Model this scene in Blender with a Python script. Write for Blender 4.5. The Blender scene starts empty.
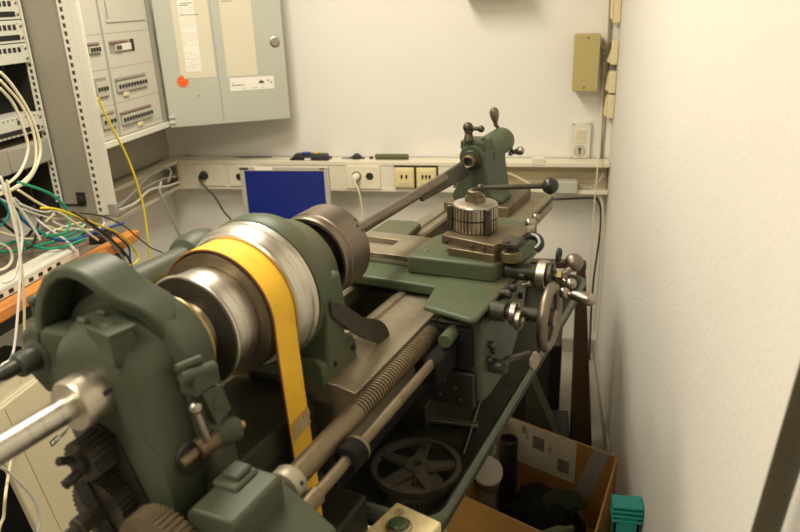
import bpy, bmesh, math, random
from mathutils import Vector, Matrix
random.seed(7)
SC = bpy.context.scene
COL = SC.collection
PI = math.pi

# ---------------------------------------------------------------- materials
def rgb(r, g, b):
    f = lambda c: ((c/255+0.055)/1.055)**2.4 if c/255 > 0.04045 else c/255/12.92
    return (f(r), f(g), f(b), 1)

def mat(name, col, rough=.5, metal=0., var=.12, scale=14., bump=0., bscale=60., col2=None, spots=0., stretch=(1, 1, 1), coat=0., spec=.5):
    """base colour broken up by noise; col2 is wear / grime with a shape of its own"""
    m = bpy.data.materials.new(name); m.use_nodes = True
    nt = m.node_tree; N = nt.nodes; L = nt.links
    bs = N['Principled BSDF']
    tc = N.new('ShaderNodeTexCoord'); mp = N.new('ShaderNodeMapping'); mp.inputs['Scale'].default_value = stretch
    L.new(tc.outputs['Object'], mp.inputs['Vector'])
    n1 = N.new('ShaderNodeTexNoise'); n1.inputs['Scale'].default_value = scale; n1.inputs['Detail'].default_value = 6
    L.new(mp.outputs['Vector'], n1.inputs['Vector'])
    mx = N.new('ShaderNodeMix'); mx.data_type = 'RGBA'
    c = col if len(col) == 4 else (*col, 1)
    lo = tuple(max(0, v*(1-var)) for v in c[:3])+(1,); hi = tuple(min(1, v*(1+var)) for v in c[:3])+(1,)
    mx.inputs['A'].default_value = lo; mx.inputs['B'].default_value = hi
    L.new(n1.outputs['Fac'], mx.inputs['Factor'])
    out = mx.outputs['Result']
    if col2:
        n2 = N.new('ShaderNodeTexNoise'); n2.inputs['Scale'].default_value = scale*.8; n2.inputs['Detail'].default_value = 8; n2.inputs['Roughness'].default_value = .7
        L.new(mp.outputs['Vector'], n2.inputs['Vector'])
        rp = N.new('ShaderNodeMapRange'); rp.inputs['From Min'].default_value = .55-spots*.2; rp.inputs['From Max'].default_value = .72-spots*.1
        L.new(n2.outputs['Fac'], rp.inputs['Value'])
        m2 = N.new('ShaderNodeMix'); m2.data_type = 'RGBA'; L.new(rp.outputs['Result'], m2.inputs['Factor'])
        L.new(out, m2.inputs['A']); m2.inputs['B'].default_value = col2 if len(col2) == 4 else (*col2, 1)
        out = m2.outputs['Result']
    L.new(out, bs.inputs['Base Color'])
    rr = N.new('ShaderNodeMapRange'); rr.inputs['To Min'].default_value = max(0, rough-.08); rr.inputs['To Max'].default_value = min(1, rough+.1)
    L.new(n1.outputs['Fac'], rr.inputs['Value']); L.new(rr.outputs['Result'], bs.inputs['Roughness'])
    bs.inputs['Metallic'].default_value = metal
    bs.inputs['Coat Weight'].default_value = coat
    bs.inputs['Specular IOR Level'].default_value = spec
    if bump:
        n3 = N.new('ShaderNodeTexNoise'); n3.inputs['Scale'].default_value = bscale; n3.inputs['Detail'].default_value = 4
        L.new(mp.outputs['Vector'], n3.inputs['Vector'])
        bp = N.new('ShaderNodeBump'); bp.inputs['Strength'].default_value = bump; bp.inputs['Distance'].default_value = .004
        L.new(n3.outputs['Fac'], bp.inputs['Height']); L.new(bp.outputs['Normal'], bs.inputs['Normal'])
    return m

M = {}
M['green'] = mat('green enamel', (.050, .066, .036), .46, 0, .16, 9, .08, 40, (.045, .05, .03), .1, spec=.36)
M['greenlt'] = mat('pale green enamel', (.062, .084, .044), .46, 0, .14, 9, .06, 40, (.10, .082, .048), .3, spec=.36)
M['greengrey'] = mat('grey green enamel', (.053, .061, .037), .46, 0, .14, 9, .08, 40, (.05, .05, .035), .1, spec=.36)
M['darkgreen'] = mat('dark oily green', (.030, .034, .022), .4, 0, .25, 16, .1, 60)
M['tray'] = mat('oily green tray paint', (.034, .035, .020), .45, 0, .3, 14, .15, 60, (.018, .014, .008), .5, spec=.35)
M['trayrim'] = mat('worn green rim paint', (.11, .13, .09), .4, 0, .2, 14, .1, 50, (.06, .055, .035), .2)
M['steel'] = mat('turned steel', (.58, .55, .49), .33, 1, .08, 8, .03, 90, (.40, .34, .26), .1, (1, 14, 1))
M['steelwarm'] = mat('oiled steel', (.50, .45, .375), .36, 1, .15, 14, .05, 60, (.28, .21, .14), .2)
M['steelbrown'] = mat('browned chuck steel', (.215, .178, .142), .42, 1, .14, 10, .06, 70, (.14, .10, .075), .2)
M['bedsteel'] = mat('bed way steel', (.30, .265, .195), .5, .85, .14, 10, .05, 60, (.22, .17, .10), .35)
M['brownsteel'] = mat('oil stained steel', (.19, .15, .095), .45, .8, .2, 12, .08, 50, (.12, .085, .05), .3)
M['darksteel'] = mat('dark oily steel', (.075, .065, .05), .42, .6, .3, 16, .1, 60, (.03, .024, .017), .3)
M['gearsteel'] = mat('oiled gear steel', (.115, .10, .072), .5, .35, .25, 16, .08, 60, (.05, .042, .03), .3)
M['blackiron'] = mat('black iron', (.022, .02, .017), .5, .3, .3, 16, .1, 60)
M['brass'] = mat('old brass', (.42, .30, .13), .36, 1, .18, 14, .04, 60, (.2, .13, .06), .2)
M['handle'] = mat('worn handle steel', (.36, .315, .265), .32, 1, .12, 18, .03, 60, (.24, .18, .13), .2)
M['bakelite'] = mat('black bakelite', (.012, .012, .012), .32, 0, .1, 10)
M['belt'] = mat('yellow belt webbing', (.86, .50, .028), .62, 0, .12, 24, .12, 260, (.68, .36, .02), .1)
M['beltedge'] = mat('dark belt side', (.17, .05, .02), .7)
M['lacing'] = mat('belt lacing wire', (.60, .55, .45), .35, .9)
M['wall'] = mat('cream plaster wall', (.82, .795, .735), .85, 0, .02, 3, .09, 55, spec=.2)
M['wallr'] = mat('roughcast cream wall', (.78, .755, .70), .85, 0, .03, 5, .32, 75, spec=.2)
M['ceil'] = mat('white ceiling paint', (.8, .77, .7), .9, 0, .02, 3, spec=.2)
M['floor'] = mat('grey linoleum floor', (.42, .39, .32), .5, 0, .14, 6, .03, 40, (.32, .29, .23), .2)
M['base'] = mat('grey skirting', (.40, .37, .31), .6, 0, .06, 6)
M['trunk'] = mat('cream plastic trunking', (.78, .72, .58), .45, 0, .03, 4)
M['trunkin'] = mat('trunking inner profile', (.58, .50, .32), .5, 0, .06, 5)
M['socket'] = mat('cream socket plastic', (.80, .74, .58), .35, 0, .03, 6)
M['yellowsock'] = mat('yellowed socket plastic', (.78, .66, .36), .35, 0, .03, 6)
M['black'] = mat('black plastic', (.012, .012, .013), .42, 0, .1, 10)
M['holeback'] = mat('brown shadowed steel', (.085, .070, .05), .7)
M['matteblack'] = mat('oily matt black and void shade', (.010, .009, .008), .85, 0, .2, 20, spec=.15)
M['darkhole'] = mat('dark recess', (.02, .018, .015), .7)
M['greycab'] = mat('light grey cabinet lacquer', (.52, .52, .45), .42, 0, .03, 4)
M['greydoor'] = mat('grey door lacquer', (.47, .475, .41), .42, 0, .03, 4)
M['greypanel'] = mat('grey panel lacquer', (.32, .295, .235), .55, 0, .05, 3)
M['greydark'] = mat('mid grey lacquer', (.30, .29, .25), .5, 0, .06, 4)
M['white'] = mat('white lacquer', (.74, .72, .62), .45, 0, .03, 4)
M['paper'] = mat('cream paper', (.66, .60, .47), .85, 0, .04, 8)
M['paperw'] = mat('white label paper', (.80, .77, .68), .8, 0, .03, 8)
M['ink'] = mat('printed ink', (.05, .05, .05), .8)
M['inklt'] = mat('pale print', (.40, .37, .30), .8)
M['orange'] = mat('orange sticker', (.85, .12, .015), .6, 0, .03, 8)
M['red'] = mat('red strip', (.26, .09, .065), .5)
M['panel'] = mat('pale panel lacquer', (.57, .55, .47), .5, 0, .03, 4)
M['breaker'] = mat('grey breaker plastic', (.50, .48, .40), .45, 0, .04, 8)
M['khaki'] = mat('ochre painted metal', (.47, .385, .16), .45, 0, .03, 5)
M['box'] = mat('beige switch plastic', (.76, .65, .40), .45, 0, .03, 5)
M['wood'] = mat('orange beech edge', (.66, .255, .06), .42, 0, .14, 10, .03, 40, (.52, .19, .045), .2, (6, 1, 6))
M['benchtop'] = mat('worn brown bench board', (.20, .165, .115), .6, 0, .15, 8)
M['tan'] = mat('tan board', (.42, .33, .19), .6, 0, .12, 10)
M['woodpole'] = mat('dark brown wood', (.085, .048, .022), .45, 0, .25, 8, .06, 40, (.04, .022, .012), .3, (5, 5, 1))
M['monitor'] = mat('silver grey plastic', (.46, .43, .37), .4, 0, .03, 6)
M['cardboard'] = mat('brown cardboard', (.44, .235, .06), .75, 0, .1, 8, .04, 90, (.36, .18, .04), .2)
M['tape'] = mat('glossy grey tape', (.38, .36, .32), .22, 0, .06, 10, .05, 40)
M['pc'] = mat('yellowed computer case', (.60, .53, .36), .45, 0, .04, 5)
M['teal'] = mat('teal plastic', (.012, .27, .235), .42, 0, .06, 8)
M['collar'] = mat('pale worn collar steel', (.33, .30, .22), .45, .5, .1, 14, .04, 60, (.36, .28, .18), .2)
M['control'] = mat('cream painted control box', (.72, .60, .34), .45, 0, .08, 12, .03, 40, (.5, .38, .18), .1)
M['greenbtn'] = mat('green push button', (.06, .095, .035), .25, 0, .2, 20)
M['pouch'] = mat('dark olive cloth', (.018, .020, .010), .85, 0, .3, 30, .2, 60, spec=.2)
M['fabric'] = mat('black bag fabric', (.005, .005, .0045), .9, 0, .2, 40, .3, 80, spec=.15)
M['olive'] = mat('olive green plastic', (.10, .105, .035), .5, 0, .1, 12)
M['whiteplast'] = mat('greyish white plastic', (.52, .48, .40), .45, 0, .06, 9)
M['blue'] = mat('blue plastic', (.03, .06, .35), .4)
for k, c in dict(cbeige=(.72, .66, .5), cwhite=(.74, .72, .66), cgreen=(.01, .30, .16), cblue=(.02, .06, .24), cyellow=(.80, .60, .02), cblack=(.015, .015, .016), cgrey=(.42, .40, .36), cteal=(.01, .24, .22), cnavy=(.015, .03, .12), ccream=(.74, .66, .42)).items():
    M[k] = mat(k[1:]+' cable sheath', c, .45, 0, .04, 10)

def screen_mat():
    m = bpy.data.materials.new('lit blue screen'); m.use_nodes = True
    nt = m.node_tree; b = nt.nodes['Principled BSDF']
    b.inputs['Base Color'].default_value = (.003, .005, .02, 1); b.inputs['Roughness'].default_value = .3
    b.inputs['Emission Color'].default_value = (.010, .022, .17, 1); b.inputs['Emission Strength'].default_value = .55
    return m
M['darkwood'] = mat('dark olive painted wood', (.050, .040, .020), .5, 0, .2, 8, .04, 40)
M['screen'] = screen_mat()

# ---------------------------------------------------------------- mesh building
class MB:
    def __init__(s, t=None):
        s.bm = bmesh.new(); s.t = t or (lambda p: Vector(p))
    def v(s, p): return s.bm.verts.new(s.t(p))
    def face(s, vs):
        try: return s.bm.faces.new(vs)
        except ValueError: return None
    def box(s, a, b):
        P = [s.v((x, y, z)) for x in (a[0], b[0]) for y in (a[1], b[1]) for z in (a[2], b[2])]
        for f in ((0, 1, 3, 2), (4, 6, 7, 5), (0, 4, 5, 1), (2, 3, 7, 6), (0, 2, 6, 4), (1, 5, 7, 3)): s.face([P[i] for i in f])
        return s
    def hexa(s, lo, hi):
        """two quads (4 points each) joined"""
        A = [s.v(p) for p in lo]; B = [s.v(p) for p in hi]
        s.face(A[::-1]); s.face(B)
        for i in range(4): s.face([A[i], A[(i+1) % 4], B[(i+1) % 4], B[i]])
        return s
    def prism(s, poly, axis, a0, a1):
        """2-D polygon extruded along axis; coordinates are the other two axes in order"""
        def mk(p, a):
            q = [p[0], p[1]]; q.insert(axis, a); return tuple(q)
        A = [s.v(mk(p, a0)) for p in poly]; B = [s.v(mk(p, a1)) for p in poly]; n = len(poly)
        s.face(A); s.face(B[::-1])
        for i in range(n): s.face([A[i], A[(i+1) % n], B[(i+1) % n], B[i]])
        return s
    def band(s, outer, inner, axis, a0, a1):
        return s.prism(outer+inner[::-1], axis, a0, a1)
    def revolve(s, p0, d, prof, n=32, close=True):
        """profile [(t, r)] around the axis p0 + t*d"""
        p0 = Vector(p0); d = Vector(d).normalized()
        a = d.orthogonal().normalized(); b = d.cross(a)
        rings = []
        for t, r in prof:
            if r < 1e-6: rings.append([s.v(p0+d*t)])
            else: rings.append([s.v(p0+d*t+(a*math.cos(2*PI*i/n)+b*math.sin(2*PI*i/n))*r) for i in range(n)])
        for A, B in zip(rings, rings[1:]):
            for i in range(n):
                j = (i+1) % n
                if len(A) == 1 and len(B) == 1: continue
                if len(A) == 1: s.face([A[0], B[i], B[j]])
                elif len(B) == 1: s.face([A[i], A[j], B[0]])
                else: s.face([A[i], A[j], B[j], B[i]])
        if close:
            for R in (rings[0], rings[-1]):
                if len(R) > 2: s.face(R)
        return s
    def loft(s, secs):
        """closed sections of equal length joined into a solid"""
        S = [[s.v(p) for p in q] for q in secs]; n = len(S[0])
        s.face(S[0]); s.face(S[-1][::-1])
        for A, B in zip(S, S[1:]):
            for i in range(n): s.face([A[i], A[(i+1) % n], B[(i+1) % n], B[i]])
        return s
    def cyl(s, p0, p1, r0, r1=None, n=24):
        p0 = Vector(p0); p1 = Vector(p1); L = (p1-p0).length
        r1 = r0 if r1 is None else r1
        b = min(.0015, .2*min(r0, r1), .3*L)
        return s.revolve(p0, p1-p0, [(0, r0-b), (b, r0), (L-b, r1), (L, r1-b)], n)
    def sphere(s, c, r, n=20, sx=1):
        return s.revolve(Vector(c)-Vector((0, 0, r)), (0, 0, 1), [(r-r*math.cos(PI*i/12), r*math.sin(PI*i/12)) for i in range(13)], n)
    def torus(s, c, d, R, r, n=40, m=12):
        pr = [(r*math.sin(2*PI*k/m), R+r*math.cos(2*PI*k/m)) for k in range(m+1)]
        s.revolve(c, d, pr, n, close=False)
        bmesh.ops.remove_doubles(s.bm, verts=s.bm.verts, dist=1e-6)
        return s
    def tube(s, pts, r, n=8, smooth=6):
        P = [Vector(p) for p in pts]
        if smooth and len(P) > 2:
            Q = [P[0]]
            for i in range(len(P)-1):
                p0 = P[max(0, i-1)]; p1 = P[i]; p2 = P[i+1]; p3 = P[min(len(P)-1, i+2)]
                for k in range(1, smooth+1):
                    t = k/smooth
                    Q.append(.5*((2*p1)+(p2-p0)*t+(2*p0-5*p1+4*p2-p3)*t*t+(3*p1-p0-3*p2+p3)*t**3))
            P = Q
        prev = None; rings = []
        for i, p in enumerate(P):
            d = (P[min(i+1, len(P)-1)]-P[max(i-1, 0)]).normalized()
            a = d.orthogonal().normalized() if prev is None else (prev-d*prev.dot(d)).normalized()
            prev = a; b = d.cross(a)
            rings.append([s.v(p+(a*math.cos(2*PI*k/n)+b*math.sin(2*PI*k/n))*r) for k in range(n)])
        for A, B in zip(rings, rings[1:]):
            for k in range(n): s.face([A[k], A[(k+1) % n], B[(k+1) % n], B[k]])
        s.face(rings[0][::-1]); s.face(rings[-1])
        return s
    def gear(s, c, d, R, w, teeth, bore=.01, depth=.004, spokes=0, rim=.01, hub=.02):
        p0 = Vector(c); d = Vector(d).normalized(); a = d.orthogonal().normalized(); b = d.cross(a)
        n = teeth*4; O = []; I = []
        ri = R-depth-rim if spokes else bore
        for side in (0, w):
            o = []; ii = []
            for i in range(n):
                r = R if i % 4 in (0, 1) else R-depth
                an = 2*PI*i/n; q = a*math.cos(an)+b*math.sin(an)
                o.append(s.v(p0+d*side+q*r)); ii.append(s.v(p0+d*side+q*ri))
            O.append(o); I.append(ii)
        for i in range(n):
            j = (i+1) % n
            s.face([O[0][i], O[0][j], O[1][j], O[1][i]]); s.face([I[0][i], I[1][i], I[1][j], I[0][j]])
            s.face([O[0][i], I[0][i], I[0][j], O[0][j]]); s.face([O[1][i], O[1][j], I[1][j], I[1][i]])
        if spokes:
            s.revolve(p0-d*.002, d, [(0, bore), (0, hub), (w+.004, hub), (w+.004, bore), (0, bore)], 28, close=False)
            for k in range(spokes):
                an = 2*PI*k/spokes+.3; q = a*math.cos(an)+b*math.sin(an); t = d.cross(q)
                e0, e1 = p0+q*(hub*.9), p0+q*(ri*1.02)
                lo = [e0-t*.014+d*w*.2, e0+t*.014+d*w*.2, e1+t*.010+d*w*.2, e1-t*.010+d*w*.2]
                s.hexa(lo, [p+d*w*.55 for p in lo])
        return s
    def build(s, name, m, parent=None, bevel=0., seg=2, ang=35, loc=None):
        bmesh.ops.recalc_face_normals(s.bm, faces=s.bm.faces)
        me = bpy.data.meshes.new(name)
        if loc is not None: bmesh.ops.translate(s.bm, verts=s.bm.verts, vec=-Vector(loc))
        s.bm.to_mesh(me); s.bm.free()
        me.polygons.foreach_set('use_smooth', [True]*len(me.polygons))
        me.set_sharp_from_angle(angle=math.radians(ang))
        me.materials.append(M[m] if isinstance(m, str) else m)
        o = bpy.data.objects.new(name, me); COL.objects.link(o)
        if loc is not None: o.location = loc
        if parent is not None: o.parent = parent
        if bevel:
            b = o.modifiers.new('bevel', 'BEVEL'); b.width = bevel; b.segments = seg; b.limit_method = 'ANGLE'; b.angle_limit = math.radians(40); b.harden_normals = False
        return o

def tag(o, label, cat, group=None):
    o['label'] = label; o['category'] = cat
    if group: o['group'] = group
    return o
def thing(name, label, cat, loc=(0, 0, 0), rz=0, group=None):
    o = bpy.data.objects.new(name, None); COL.objects.link(o); o.location = loc; o.rotation_euler = (0, 0, rz); o.empty_display_size = .05
    return tag(o, label, cat, group)
def struct(o): o['kind'] = 'structure'; return o
def lab(o, l): o['label'] = l; return o
# ---------------------------------------------------------------- the lathe
# u runs along the spindle towards the tailstock, v towards the operator, z up from the spindle line
SP = 1.28
YL = math.radians(14.6)
OX, OY = -.40215, 1.35537
LT = lambda p: Vector((p[1], p[0], p[2]+SP))
def LB(): return MB(LT)
lathe = thing('lathe', 'green belt-driven metalworking lathe with a yellow drive belt on its stand', 'lathe', (OX, OY, 0), -YL)
U = (1, 0, 0); V = (0, 1, 0); W = (0, 0, 1)

def arc(cx, cy, r, a0, a1, n):
    return [(cx+r*math.cos(math.radians(a0+(a1-a0)*i/n)), cy+r*math.sin(math.radians(a0+(a1-a0)*i/n))) for i in range(n+1)]

# bed -------------------------------------------------------------
bed = LB()
fr = [(.055, -.163), (.062, -.160), (.070, -.154), (.083, -.154), (.090, -.160), (.150, -.160), (.154, -.1625), (.180, -.167), (.182, -.170), (.182, -.188), (.165, -.205), (.130, -.235), (.130, -.36), (.085, -.36), (.085, -.21), (.055, -.20)]
bed.prism(fr, 0, -.30, 1.06)
rr_ = [(-.125, -.163), (-.118, -.160), (-.098, -.160), (-.092, -.154), (-.080, -.154), (-.074, -.160), (-.055, -.160), (-.048, -.165), (-.048, -.20), (-.075, -.21), (-.075, -.36), (-.115, -.36), (-.115, -.215), (-.125, -.205)]
bed.prism(rr_, 0, -.30, 1.06)
bed.prism([(.04, -.164), (.178, -.164), (.182, -.168), (.182, -.215), (.04, -.215)], 0, .52, 1.06)
for u in (-.06, .18, .42, .66, .9): bed.box((u, -.09, -.35), (u+.03, .1, -.20))
bed.box((1.03, -.12, -.36), (1.06, .13, -.17))
bed.box((-.30, -.12, -.36), (-.26, .135, -.20))
bed.build('bed', 'bedsteel', lathe, .0015)
b = LB(); b.box((-.26, -.09, -.44), (1.0, .10, -.35))
b.build('bed_foot', 'blackiron', lathe, .004)

# headstock -------------------------------------------------------
h = LB()
def castsec(u, r, w=0):
    return [(u, p[0], p[1]) for p in [(-.045, -.42), (-.048, -.13), (-min(r, .075), -.06)] + arc(0, .0, r, 195, 12, 14) + [(r+.006, -.03), (max(r+.010, .104), -.08), (.112, -.15), (.116, -.42)]]
h.loft([castsec(-.668, .050), castsec(-.666, .062), castsec(-.662, .073), castsec(-.655, .081), castsec(-.645, .088), castsec(-.630, .093), castsec(-.598, .099)])
h.build('headstock', 'greengrey', lathe, 0, 2, 60)
# rib round the rear bearing: tapers towards the pulley
h = LB()
def ribsec(u, r, k):
    return [(u, p[0], p[1]) for p in [(-.088*k, -.06)] + arc(0, .0, r, 165, 12, 18) + [(r+.001, 0.0), (r+.006, -.06), (r+.012, -.12), (r+.020, -.19), (r+.024, -.42), (-.07, -.42)]]
h.loft([ribsec(-.606, .114, 1), ribsec(-.602, .119, 1), ribsec(-.585, .117, 1), ribsec(-.550, .104, .98), ribsec(-.538, .099, .97), ribsec(-.534, .094, .97)])
h.build('headstock_rib', 'greengrey', lathe, .003, 2, 50)
h = LB()
h.box((-.60, -.085, -.42), (-.28, .095, -.235)); h.box((-.60, -.085, -.26), (-.28, .095, -.19))
h.build('headstock_base', 'tray', lathe, .006)
h = LB(); h.revolve((0, 0, 0), U, [(-.54, .0), (-.54, .090), (-.524, .086), (-.518, .080), (-.516, .074), (-.516, .04)], 40)
h.build('bearing_cap', 'greenlt', lathe)
h = LB(); h.revolve((0, 0, 0), U, [(-.517, .05), (-.517, .072), (-.508, .074), (-.504, .068), (-.504, .05)], 40, close=False)
lab(h.build('bearing_ring', 'brass', lathe), 'brass ring beside the rear bearing')

# arched gear guard behind the spindle
# (v, z) outside, (v, z) inside, near u, far u; the right end runs into the rib
gp = [(-.128, -.01, -.113, -.01, -.645, -.582), (-.122, .05, -.108, .05, -.645, -.582), (-.113, .090, -.100, .084, -.645, -.582), (-.100, .118, -.089, .107, -.645, -.582), (-.080, .142, -.072, .128, -.645, -.582), (-.055, .158, -.052, .142, -.645, -.581), (-.030, .1635, -.031, .147, -.645, -.580),
      (-.008, .160, -.013, .144, -.644, -.579), (.010, .150, .003, .135, -.642, -.577), (.024, .1365, .014, .122, -.639, -.574), (.036, .126, .024, .111, -.634, -.570), (.047, .118, .034, .102, -.627, -.566), (.058, .111, .046, .093, -.620, -.562), (.070, .101, .058, .082, -.614, -.566), (.081, .087, .068, .068, -.609, -.580), (.088, .070, .076, .052, -.605, -.592)]
a = LB()
a.loft([[(u0, v, z), (u1, v, z), (u1, vi, zi), (u0, vi, zi)] for v, z, vi, zi, u0, u1 in gp])
inner = [(g[2], g[3]) for g in gp]
a.build('gear_guard', 'greengrey', lathe, .004, 3, 45)
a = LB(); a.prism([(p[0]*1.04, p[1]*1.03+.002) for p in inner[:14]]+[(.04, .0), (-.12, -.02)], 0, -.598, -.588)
lab(a.build('guard_back_plate', 'blackiron', lathe), 'back plate coloured dark for the shade inside the arched guard')  # black colour stands in for the shade within the guard opening
a = LB(); a.cyl((-.64, -.116, .055), (-.638, -.118, .095), .005); a.sphere((-.638, -.118, .100), .0085)
a.build('guard_pin', 'greengrey', lathe)
# boss and back gear shaft
a = LB(); a.prism([(-.165, -.015), (-.160, .045), (-.135, .062), (-.05, .066), (-.03, .03), (-.05, -.05), (-.13, -.045)], 0, -.645, -.60)
a.build('shaft_bracket', 'greengrey', lathe, .008, 3)
a = LB()
a.revolve((-.640, -.128, .016), (-1, 0, 0), [(0, .024), (.006, .0255), (.010, .019), (.014, .0185), (.034, .0185), (.038, .016), (.040, .011), (.058, .0105), (.072, .007), (.13, .006), (.14, .004)], 28)
lab(a.build('back_gear_shaft', 'darkgreen', lathe), 'black shaft end with a stepped collar')
a = LB(); a.revolve((-.56, -.160, .030), U, [(0, .033), (.255, .033), (.26, .044), (.275, .050), (.315, .050), (.332, .044), (.342, .028), (.345, .0)], 32)
a.build('back_gear_housing', 'greengrey', lathe)

# oil box on the rear bearing, tilted with the casting
a = LB()
q4 = [(-.656, -.003), (-.619, .004), (-.635, .062), (-.671, .057)]
a.hexa([(u, v, z) for (u, v), z in zip(q4, (.056, .05, .05, .048))], [(u, v, .090) for u, v in q4]); ob = a.build('oil_box', 'greengrey', lathe, .003)
a = LB(); a.hexa([(-.659, -.006, .0905), (-.616, .002, .0905), (-.633, .066, .0905), (-.675, .060, .0905)], [(-.658, -.005, .095), (-.617, .003, .095), (-.634, .065, .095), (-.674, .059, .095)])
a.revolve((-.646, .030, .091), W, [(0, .012), (.0055, .011), (.0075, .005), (.008, 0)], 20)
lid = a.build('lid', 'greengrey', ob, .0015)
for p in ((-.652, -.006), (-.625, -.001)):
    a = LB(); a.cyl((p[0]-.002, p[1]-.006, .097), (p[0]-.006, p[1]+.012, .099), .0042, n=14); a.build('hinge', 'greengrey', ob)

# spindle tail: ring nut and draw tube
a = LB(); a.revolve((0, .005, .0), U, [(-.708, .016), (-.708, .033), (-.703, .0365), (-.660, .0365), (-.655, .034), (-.650, .034)], 36)
lab(a.build('spindle_nut', 'steelwarm', lathe), 'bright steel ring nut on the spindle tail')
for k in range(4):
    an = k*PI/2+.35; c, s = math.cos(an), math.sin(an); t_ = Vector((0, -s, c)); n_ = Vector((0, c, s))
    q = [Vector((u, .005, .0))+n_*.031+t_*w for u, w in ((-.682, -.0035), (-.658, -.0035), (-.658, .0035), (-.682, .0035))]
    a = LB(); a.hexa(q, [p+n_*.0054 for p in q]); a.build('nut_slot', 'darkhole', lathe)
a = LB(); a.cyl((-1.02, .002, .0), (-.70, .004, .0), .0172, n=32)
lab(a.build('draw_tube', 'steel', lathe), 'bright steel tube sticking out of the spindle')

# spindle, cone pulley and belt
a = LB(); a.cyl((-.57, 0, 0), (-.12, 0, 0), .045, n=32); a.build('spindle', 'steelwarm', lathe)
a = LB(); a.revolve((0, 0, 0), U, [(-.478, .05), (-.478, .078), (-.4765, .090), (-.474, .092), (-.470, .090), (-.468, .086), (-.445, .0875), (-.418, .086), (-.416, .05)], 64)
lab(a.build('pulley_step', 'steel', lathe, ang=25), 'bright small step of the cone pulley')
a = LB(); a.revolve((0, 0, 0), U, [(-.4795, .052), (-.4795, .0885), (-.477, .0895), (-.477, .052)], 48, close=False)
lab(a.build('pulley_flange', 'darksteel', lathe), 'blackened inner face of the small pulley')
a = LB(); a.revolve((0, 0, 0), U, [(-.417, .06), (-.417, .106), (-.385, .1085), (-.354, .106), (-.354, .06)], 64)
lab(a.build('pulley_step', 'brownsteel', lathe, ang=25), 'middle step of the cone pulley under the belt')
a = LB(); a.revolve((0, 0, 0), U, [(-.3572, .06), (-.3572, .117), (-.355, .120), (-.350, .1215), (-.342, .1245), (-.332, .1275), (-.320, .126), (-.317, .1235), (-.314, .126), (-.310, .128), (-.307, .126), (-.307, .06)], 72)
lab(a.build('pulley_step', 'steel', lathe, ang=25), 'large bright step of the cone pulley')
# front bearing housing
a = LB()
prof = [(-.304, .118), (-.304, .127), (-.300, .130), (-.270, .1315), (-.258, .128), (-.238, .115), (-.215, .106), (-.194, .099), (-.188, .094), (-.186, .07), (-.180, .05)]
a.revolve((0, 0, 0), U, prof, 56)
a.build('front_bearing_housing', 'greenlt', lathe, 0, 2, 40)
a = LB(); a.prism([(-.112, -.165), (-.132, -.05), (-.128, .03), (.128, .03), (.136, -.04), (.128, -.10), (.124, -.165)], 0, -.296, -.235)
a.prism([(-.115, -.165), (-.115, -.125), (.112, -.112), (.124, -.125), (.126, -.165)], 0, -.310, -.190)
pf = a.build('front_pedestal', 'greenlt', lathe, .006, 3)
for u, z in ((-.205, -.135), (-.272, -.135)):
    a = LB(); a.cyl((u, .120, z), (u, .130, z), .0055, n=14); lab(a.build('screw', 'blackiron', pf), 'dark screw in the green pedestal')
# belt: open loop round the middle step, both runs dropping into the cabinet
N = 26
ro = [(-.128, -.62), (-.118, -.30), (-.113, -.06)]+arc(0, 0, .1125, 180, 0, N)+[(.1135, -.06), (.120, -.20), (.128, -.34), (.132, -.62)]
ri = [(p[0]*.972, p[1]*(.972 if p[1] > 0 else 1)) for p in ro]
a = LB(); a.band(ro, ri, 0, -.412, -.358); belt = a.build('drive_belt', 'belt', lathe, ang=60)
a = LB(); a.band([(p[0]*.995, p[1]*(.995 if p[1] > 0 else 1)) for p in ro], ri, 0, -.4135, -.4122); lab(a.build('belt_edge', 'beltedge', belt, ang=60), 'dark red side of the belt')
a = LB()
for k in range(8):
    u = -.4085+k*.0066; z0 = -.176+(u+.385)*.12
    f = lambda z: .1215+(-.20-z)*.055 if z < -.20 else .1150+(-.06-z)*.0465
    P = [(u, f(z0)+.0012, z0), (u+.0034, f(z0-.012)+.0016, z0-.012), (u-.0004, f(z0-.020)+.0016, z0-.020), (u+.0030, f(z0-.032)+.0012, z0-.032)]
    a.tube(P, .0013, 6, 0)
lab(a.build('belt_lacing', 'lacing', belt), 'grey wire lacing joining the belt ends')

# chuck -----------------------------------------------------------
a = LB(); a.revolve((0, 0, 0), U, [(-.150, .045), (-.148, .060), (-.112, .062), (-.112, .074), (-.139, .076), (-.141, .083), (-.137, .0855), (-.122, .0855), (-.120, .088), (-.054, .089), (-.050, .086), (-.050, .02)], 64)
ch = a.build('chuck', 'steelbrown', lathe, ang=28)
a = LB()
for k in range(3):
    an = 2*PI*k/3+.4
    c, s = math.cos(an), math.sin(an)
    a.hexa([(-.06, .018*c-.010*s, .018*s+.010*c), (-.06, .018*c+.010*s, .018*s-.010*c), (-.06, .075*c+.010*s, .075*s-.010*c), (-.06, .075*c-.010*s, .075*s+.010*c)],
           [(-.022, .018*c-.010*s, .018*s+.010*c), (-.022, .018*c+.010*s, .018*s-.010*c), (-.03, .066*c+.010*s, .066*s-.010*c), (-.03, .066*c-.010*s, .066*s+.010*c)])
a.build('chuck_jaw', 'steelwarm', ch, .001)
a = LB()
for uu, dg in ((-.066, 52), (-.058, 44), (-.060, 60)):
    an = math.radians(dg); a.cyl((uu, .087*math.sin(an), .087*math.cos(an)), (uu, .0897*math.sin(an), .0897*math.cos(an)), .0035, n=12)
lab(a.build('chuck_hole', 'darkhole', ch), 'small dark holes in the chuck rim')
a = LB(); a.cyl((-.1135, .035, .055), (-.1100, .035, .055), .007, n=16); a.build('back_plate_bolt', 'blackiron', ch)

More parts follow.
